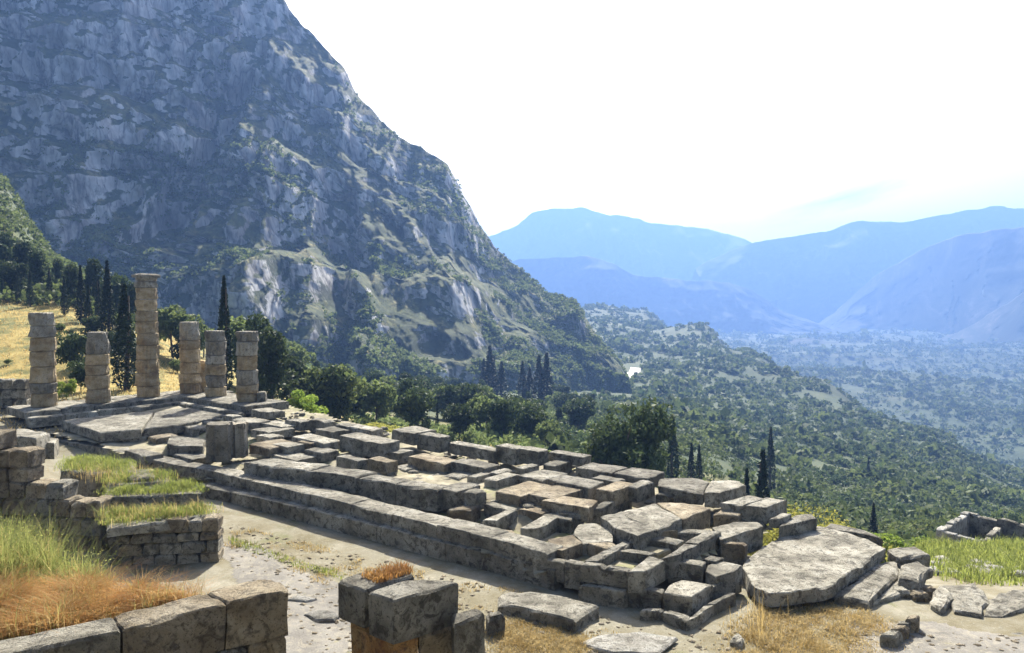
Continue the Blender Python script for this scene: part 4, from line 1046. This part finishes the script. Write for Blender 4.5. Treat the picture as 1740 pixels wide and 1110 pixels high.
for px, d, top, k in ((292, 95, 505, oak), (320, 92, 540, oak2), (462, 74, 560, pine), (440, 84, 535, pine), (412, 88, 520, oak), (490, 90, 600, oak2), (268, 100, 520, oak2), (345, 110, 540, oak)):
    nm = 'shaggy pine' if k is pine else ('dark rounded tree' if k is oak2 else 'mid green rounded tree')
    plant(k, px, None, d, top, random.uniform(.75, 1.0), nm + ' close behind the row of column stumps', nm + 's behind the column stumps')
for px, d, top in ((95, 92, 570), (30, 92, 575), (70, 98, 545), (150, 80, 565), (182, 82, 560), (205, 86, 556), (236, 84, 580), (160, 92, 535), (120, 90, 560)):
    plant(oak2, px, None, d, top, random.uniform(.8, 1.1), 'dark bush on the golden slope behind the taller columns', 'dark bushes behind the columns')
plant(oak2, 122, None, 74, 560, .7, 'dark low bush between the outermost column and the short stump')
plant(oak2, 135, None, 66, 612, .8, 'dark spreading shrub at the foot of the short stump')
plant(bright, 110, None, 62, 640, .8, 'leafy green shrub growing against the outermost column')
plant(bright, 521, 712, 66, 655, .9, 'round bright green bush at the edge of the temple rubble')
plant(yellow, 645, 728, 56, 712, 1.6, 'small yellow green bush on the foundation edge')
plant(yellow, 1368, 890, 44, 838, 1.0, 'yellow green bush beyond the paving slabs')
plant(bright, 1530, 928, 52, 893, 1.4, 'deep green bush between the paving slabs and the roofless ruin')
plant(yellow, 1425, 905, 46, 876, 1.0, 'small yellow green shrub behind the big flat slab')
# big dark tree
big = make_tree('large_tree', 'large', 9.6, 11.5, 9000, .22, 'leaf_dark', 'large dark spreading tree at the far edge of the foundation', 'tree', trunk_r=.35)
xb = (1045 - CX) / F * 72
xb = (1055 - CX) / F * 72
big.location = (xb, 72, float(ground_z(xb, 72))); s = (zat(662, 72) - big.location[2]) / 9.6; big.scale = (s * .82, s * .82, s)
for px, d, top in ((20, 88, 575), (45, 84, 590), (98, 90, 548), (12, 78, 610), (130, 86, 590), (300, 84, 610)):
    plant(bright if px % 2 else olive, px, None, d, top, random.uniform(.9, 1.3), 'green shrub on the golden slope behind the columns' if px % 2 else 'small olive shrub on the golden slope behind the columns', 'shrubs on the golden slope')
# cypresses further off
for px, d, top, py in ((832, 300, 588, 664), (852, 300, 615, 664), (838, 310, 605, 664), (888, 290, 614, 670), (916, 290, 604, 670), (929, 290, 600, 670), (900, 295, 625, 670), (822, 305, 610, 664)):
    plant(cyp2, px, None, d, top, random.uniform(1.2, 1.7), 'dark cypress in the cluster standing at the foot of the cliff', 'cypresses at the foot of the cliff')
for px, d, top, lb in ((1145, 110, 708, 'slim cypress standing against the large dark spreading tree'), (1177, 115, 755, 'one of two short cypresses standing close together beyond the foundation'), (1190, 118, 758, 'one of two short cypresses standing close together beyond the foundation'),
                       (1272, 80, 800, 'short slim cypress beside a taller one at the foundation corner'), (1299, 76, 768, 'tall dark cypress rising behind the slab at the foundation corner'), (940, 120, 715, 'slim cypress in the row before the large dark tree'),
                       (912, 118, 718, 'slim cypress in the row before the large dark tree'), (885, 122, 722, 'slim cypress in the row before the large dark tree'), (1480, 250, 778, 'lone cypress in the middle of the wooded hillside'),
                       (1312, 150, 728, 'distant cypress on the hillside behind the tall foundation corner cypress'), (742, 110, 690, 'slim cypress among the rounded trees of the hollow'), (1490, 90, 858, 'small cypress low on the slope behind the big flat slab')):
    plant(cyp2, px, None, d, top, random.uniform(.7, 1.0), lb, 'solitary cypresses beyond the foundation')
# trees below the cliff
for k in range(115):
    px = rng.uniform(470, 1010); d = math.exp(rng.uniform(math.log(88), math.log(330)))
    x = (px - CX) / F * d; z = float(ground_z(x, d)); py = HZ - (z - H) * F / d
    hm = rng.uniform(3.5, 8.5)
    if d < 130 and px > 700 and k % 2: continue
    kd = [oak2, olive, oak2, pine, oak, oak2][k % 6]
    lab, grp = {oak: ('rounded green tree in the hollow below the cliff', 'rounded green trees below the cliff'), oak2: ('dark rounded tree in the hollow below the cliff', 'dark rounded trees below the cliff'),
                olive: ('small olive green tree in the hollow below the cliff', 'olive green trees below the cliff'), pine: ('shaggy dark pine in the hollow below the cliff', 'pines below the cliff')}[kd]
    zone = 'just beyond the temple foundation' if d < 130 else ('in the middle of the hollow' if d < 220 else 'near the foot of the cliff')
    plant(kd, px, None, d, HZ - (z + hm - H) * F / d, random.uniform(.8, 1.1), lab.replace('in the hollow below the cliff', zone), grp + ', ' + zone)

def clumps(name, label, pts, size, ncard, m, cat='wood', squash=0.9, leaf=0.4):
    """a mass of small crowns that reads as one wood"""
    n = len(pts)
    q = rng.normal(size=(n, ncard, 3)); q /= np.linalg.norm(q, axis=2, keepdims=True)
    q *= rng.uniform(.45, 1, (n, ncard, 1)) ** .6
    q[:, :, 2] = np.abs(q[:, :, 2]) * 1.2 - .1
    c = pts[:, None, :] + q * size[:, None, None] * np.array([1, 1, squash])
    lsz = np.repeat(size * leaf, ncard) * rng.uniform(.7, 1.3, n * ncard)
    v, f = cards(c.reshape(-1, 3), lsz)
    o = obj(name, mesh(name, v, f, M[m]))
    return tag(o, label, cat, kind='stuff')
# wooded hillside
def road_gap(px, d, z):
    py = HZ - (z - H) * F / d
    t = np.clip(((px - 1054) * 30 + (653 - py) * 28) / (30 * 30 + 28 * 28), 0, 1)
    return (np.hypot(px - (1054 + 30 * t), py - (653 - 28 * t)) < 9) & (d > 250)
n = 20000
pxs = rng.uniform(930, 2300, n * 2); ds = np.exp(rng.uniform(math.log(58), math.log(1700), n * 2))
X = (pxs - CX) / F * ds; Z = ground_z(X, ds)
keep = ((fbm(X / 60, ds / 60, 2.2, 4) > -0.55) | (ds < 260)) & ~road_gap(pxs, ds, Z) & (Z > -140) & ~((pxs < 1080) & (ds > 400) & (ds < 700))
X, D, Z = X[keep][:n], ds[keep][:n], Z[keep][:n]
sz = np.exp(rng.normal(.62, .42, len(X))) * np.clip(0.5 + D / 700, .6, 2.2)
nr_ = D < 240
clumps('hillside_wood', 'dense green olive wood covering the valley hillside', np.stack([X, D, Z], 1)[~nr_], sz[~nr_], 20, 'wood_far')
pick = np.nonzero(nr_)[0][::3]
clumps('hillside_scrub', 'leafy green scrub on the slope just below the foundation', np.stack([X, D, Z], 1)[pick], sz[pick], 80, 'wood_far', 'scrub', .9, .19)
n = 20000
pxs = rng.uniform(1150, 2500, n); ds = np.where(rng.uniform(0, 1, n) < .6, np.exp(rng.uniform(math.log(600), math.log(2400), n)), rng.uniform(1300, 3200, n))
X = (pxs - CX) / F * ds; Z = ground_z(X, ds)
keep = (fbm(X / 150, ds / 150, 3.2, 4) > -0.45) & (Z < -95)
X, D, Z = X[keep], ds[keep], Z[keep]
clumps('valley_grove', 'hazy olive groves spread over the valley floor', np.stack([X, D, Z], 1), np.exp(rng.normal(1.3, .45, len(X))) * np.clip(D / 1300, 1, 2.2), 9, 'wood_far', 'grove')
n = 3500
pxs = rng.uniform(470, 1080, n); ds = np.exp(rng.uniform(math.log(95), math.log(420), n))
X = (pxs - CX) / F * ds; Z = ground_z(X, ds)
keep = (fbm(X / 30, ds / 30, 6.2, 3) > -0.1) & ~road_gap(pxs, ds, Z)
X, D, Z = X[keep], ds[keep], Z[keep]
clumps('hollow_scrub', 'mixed green scrub filling the hollow below the cliff', np.stack([X, D, Z], 1), rng.uniform(.7, 1.9, len(X)), 44, 'leaf', 'scrub', .9, .2)
# scrub on the cliff
pts = CL[1:331].reshape(-1, 3)
nz = np.gradient(CL[1:331, :, 2], axis=0) / (np.abs(np.gradient(CL[1:331, :, 1], axis=0)) + .15)
w = np.clip(1.1 - nz.ravel(), 0.0, 1.0) + 0.22
w = w * np.clip(fbm(pts[:, 0] / 45, pts[:, 1] / 45, pts[:, 2] / 45, 4) + .25, 0, 1) * (0.4 + 1.0 * np.clip((130 - pts[:, 2]) / 150, 0, 1))
w /= w.sum()
idx = rng.choice(len(pts), 12000, p=w)
clumps('cliff_scrub', 'dark green scrub dotted over the ledges of the cliff', pts[idx] + rng.normal(size=(12000, 3)) * .6, rng.uniform(.8, 2.5, 12000), 12, 'leaf', 'scrub', .9, .45)
# left hillside scrub
n = 1200
pxs = rng.uniform(-150, 240, n); ds = np.exp(rng.uniform(math.log(105), math.log(230), n))
X = (pxs - CX) / F * ds; Z = ground_z(X, ds)
clumps('slope_scrub', 'bushy green scrub on the hillside above the cypress grove', np.stack([X, ds, Z], 1), rng.uniform(.8, 2.2, n), 36, 'leaf', 'scrub', .9, .24)

def blades(name, label, pts, hgt, m, wid=0.02, lean=0.5, bend=0.5, cat='grass', parent=None):
    n = len(pts)
    h = hgt * rng.uniform(.35, 1.25, n) * np.clip(0.85 + 0.75 * fbm(pts[:, 0] * 1.4, pts[:, 1] * 1.4, 5.5, 3), .25, 1.6)
    a = rng.uniform(0, 2 * np.pi, n); l = rng.uniform(0, lean, n) * h
    dx = np.stack([np.cos(a), np.sin(a)], 1)
    sd = np.stack([-np.sin(a), np.cos(a)], 1) * (wid * rng.uniform(.6, 1.5, n))[:, None]
    p0 = pts.copy(); mid = pts.copy(); tip = pts.copy()
    mid[:, :2] += dx * (l * (1 - bend) * .6)[:, None]; mid[:, 2] += h * .6
    tip[:, :2] += dx * (l * (1 + bend * .4))[:, None]; tip[:, 2] += h
    z0 = np.zeros((n, 1)); s3 = np.concatenate([sd, z0], 1)
    v = np.stack([p0 - s3, p0 + s3, mid + s3 * .8, mid - s3 * .8, tip + s3 * .15, tip - s3 * .15], 1).reshape(-1, 3)
    k = np.arange(n)[:, None] * 6
    f = np.concatenate([k + np.array([[0, 1, 2, 3]]), k + np.array([[3, 2, 4, 5]])], 0)
    o = obj(name, mesh(name, v, f, M[m]))
    if label: tag(o, label, cat)
    tag(o, kind='stuff')
    return o
def scatter(poly_px, z, n, on_ground=True, clump=0.0, edge=0.0):
    pl = np.array([P(x, y, z)[:2] for x, y in poly_px])
    a, b = pl.min(0), pl.max(0); out = []
    tot = 0
    while tot < n:
        q = rng.uniform(a, b, (n * 2, 2)); q = q[inside(q[:, 0], q[:, 1], pl)]
        if clump: q = q[fbm(q[:, 0] * 1.1, q[:, 1] * 1.1, 3.3, 3) > clump - .5]
        out.append(q); tot += len(q)
        if len(q) == 0: break
    q = np.concatenate(out)[:n]
    q = q + rng.normal(size=q.shape) * edge
    zz = ground_z(q[:, 0], q[:, 1]) if on_ground else np.full(len(q), z)
    return np.concatenate([q, zz[:, None]], 1)
# foreground weeds on the terrace
TW = [(-60, 960), (60, 945), (150, 955), (180, 1000), (140, 1040), (-60, 1060)]
w1 = scatter([(-80, 950), (100, 940), (175, 962), (165, 1000), (-80, 1030)], .4, 9000, edge=.25)
blades('green_weeds', 'tall feathery green weeds in front of the stepped wall', w1, 1.3, 'weed', .006, .7, .5, 'weeds')
w1b = w1[rng.choice(len(w1), 16000)].copy(); w1b[:, 2] += rng.uniform(.05, 1.4, 16000) * np.clip(.8 + .8 * fbm(w1b[:, 0] * 1.4, w1b[:, 1] * 1.4, 5.5, 3), .2, 1.5); w1b[:, :2] += rng.normal(size=(16000, 2)) * .16
v, f = cards(w1b, .032, aspect=.5)
tag(obj('weed_leaves', mesh('weed_leaves', v, f, M['weed'])), 'small pale leaves and seed heads of the green weeds', 'weeds', kind='stuff')
BR = [(-60, 1010), (100, 1000), (210, 1010), (345, 1012), (335, 1024), (200, 1054), (120, 1080), (-60, 1098)]
b1 = scatter(BR, .6, 20000, edge=.14)
blades('dry_brush', 'rust orange dry brush spilling over the retaining wall', b1, .42, 'orange', .005, 2.0, .8, 'brush')
b1b = b1[rng.choice(len(b1), 14000)].copy(); b1b[:, 2] += rng.uniform(.05, .45, 14000); b1b[:, :2] += rng.normal(size=(14000, 2)) * .12
v, f = cards(b1b, .022, aspect=.4)
tag(obj('brush_seed_heads', mesh('brush_seed_heads', v, f, M['orange'])), 'tiny rust coloured seed heads of the dry brush', 'brush', kind='stuff')
blades('straw_brush', 'pale straw stems mixed through the rust orange brush', scatter(BR, .6, 5000, edge=.3), .5, 'straw', .005, 1.6, .7, 'brush')
blades('brush_weeds', 'green weed stems growing up through the dry brush', scatter(BR, .6, 2200, edge=.5), .5, 'weed', .006, 1.0, .6, 'weeds')
blades('weed_straw', 'dead straw stems standing among the tall green weeds', w1[rng.choice(len(w1), 1600)] + rng.normal(size=(1600, 3)) * np.array([.3, .3, 0]), 1.2, 'straw', .005, .8, .5, 'weeds')
blades('ledge_grass', 'short green grass growing on the stepped ledges', np.concatenate([scatter([(184, 892), (360, 872), (350, 862), (182, 870)], -.98, 5000, False, edge=.22), scatter([(176, 842), (342, 836), (330, 824), (182, 828)], -.55, 3600, False, edge=.22),
       scatter([(105, 798), (214, 804), (228, 786), (118, 778)], -.35, 4200, False, edge=.22), scatter([(180, 822), (288, 816), (280, 802), (188, 808)], -.4, 2400, False, edge=.22)]), .27, 'grass', .008, 1.3, .6)
blades('ledge_straw', 'dry stems poking from the grass of the stepped ledges', np.concatenate([scatter([(184, 892), (360, 872), (350, 862), (182, 870)], -.98, 700, False, edge=.3), scatter([(105, 798), (228, 800), (300, 820), (180, 826)], -.45, 700, False, edge=.3)]), .45, 'straw', .006, 1.0, .6)
blades('dry_grass', 'patch of short golden dry grass below the paving slabs', scatter([(1270, 1040), (1330, 1022), (1400, 1016), (1470, 1032), (1520, 1060), (1480, 1110), (1440, 1160), (1230, 1160), (1250, 1080)], -2.9, 16000, edge=.35), .13, 'straw', .008, 1.6, .6)
blades('straw_grass', 'golden straw grass beside the long low slab', scatter([(845, 1060), (900, 1052), (985, 1072), (1010, 1090), (960, 1130), (840, 1130)], -2.75, 8000, edge=.25), .13, 'straw', .008, 1.6, .6)
bk = np.stack([rng.uniform(1560, 2000, 25000), rng.uniform(30.5, 47, 25000)], 1)
bk = bk[(bk[:, 1] > np.interp(bk[:, 0], [1560, 1600, 1660, 1740, 2000], [38, 34, 31.5, 31, 31]) + rng.normal(size=len(bk)) * 1.0)]
bx_ = (bk[:, 0] - CX) / F * bk[:, 1]
blades('bank_grass', 'lush yellow green grass on the bank below the roofless ruin', np.stack([bx_, bk[:, 1], ground_z(bx_, bk[:, 1])], 1), .45, 'grass', .02, 1.0, .5)
blades('path_grass', 'thin line of grass tufts along the path edge', scatter([(385, 915), (420, 922), (520, 958), (590, 975), (580, 985), (500, 966), (395, 930)], GZ, 900), .16, 'grass', .012, .9, .5)
blades('hill_grass', 'golden grass slope behind the outermost columns', scatter([(-40, 560), (330, 575), (330, 668), (-40, 672)], 1.5, 16000, edge=1.0), .34, 'straw', .03, 1.2, .5)
blades('ground_tufts', 'scattered dry grass tufts on the ground along the temple wall', scatter([(400, 895), (900, 1010), (1060, 1075), (860, 1110), (560, 1000), (380, 930)], GZ, 4200, clump=.62), .12, 'straw', .009, 1.3, .5)
blades('stack_moss', 'dry orange grass growing on top of the block stack', scatter([(612, 980), (690, 962), (702, 974), (640, 994)], 1.25, 900, False), .16, 'orange', .008, 1.2, .5)
# tall dry stalks by the temple corner
blades('dry_stalks', 'tall thin straw stalks standing by the dry grass patch', scatter([(1268, 1030), (1310, 1030), (1320, 1090), (1266, 1100)], -2.9, 90, edge=.3), .8, 'straw', .007, .4, .4)

# ------------------------------------------------------------------ pale roads on the slopes
def road(name, pix, width):
    pts = [hit(x, y) for x, y in pix]
    V, Fc = [], []
    P0 = np.array(pts); k = 0
    s = np.concatenate([np.linspace(i, i + 1, 9)[:-1] for i in range(len(pts) - 1)] + [[len(pts) - 1]])
    q = np.stack([np.interp(s, range(len(pts)), P0[:, k]) for k in range(2)], 1)
    for i in range(len(q)):
        t = q[min(i + 1, len(q) - 1)] - q[max(i - 1, 0)]; t = t / (np.linalg.norm(t) + 1e-9); n_ = np.array([-t[1], t[0]]) * width / 2
        for w in (-1, 1):
            p = q[i] + n_ * w; V.append((p[0], p[1], float(ground_z(p[0], p[1])) + .5))
    Fc = [(2 * i, 2 * i + 1, 2 * i + 3, 2 * i + 2) for i in range(len(q) - 1)]
    tag(obj(name, mesh(name, V, Fc, M['road'])), kind='structure')
road('road', [(1056, 652), (1066, 645), (1078, 634), (1080, 626)], 9)

# ------------------------------------------------------------------ haze over the valley
def haze():
    x0, x1, y0, y1, z0, z1 = -6000, 12000, -60, 6900, -240, 715
    V = [(x, y, z) for z in (z0, z1) for (x, y) in ((x0, y0), (x1, y0), (x1, y1), (x0, y1))]
    Fc = [(3, 2, 1, 0), (4, 5, 6, 7), (0, 1, 5, 4), (1, 2, 6, 5), (2, 3, 7, 6), (3, 0, 4, 7)]
    m = bpy.data.materials.new('haze'); m.use_nodes = True
    nt = m.node_tree; nt.nodes.remove(nt.nodes['Principled BSDF'])
    v = nt.nodes.new('ShaderNodeVolumePrincipled')
    v.inputs['Color'].default_value = (0.23, 0.42, 0.9, 1)
    v.inputs['Density'].default_value = 0.00025
    v.inputs['Anisotropy'].default_value = 0.2
    nt.links.new(v.outputs[0], nt.nodes['Material Output'].inputs['Volume'])
    o = obj('haze', mesh('haze', V, Fc, m))
    tag(o, 'blue haze filling the valley air', 'haze', kind='stuff')
haze()
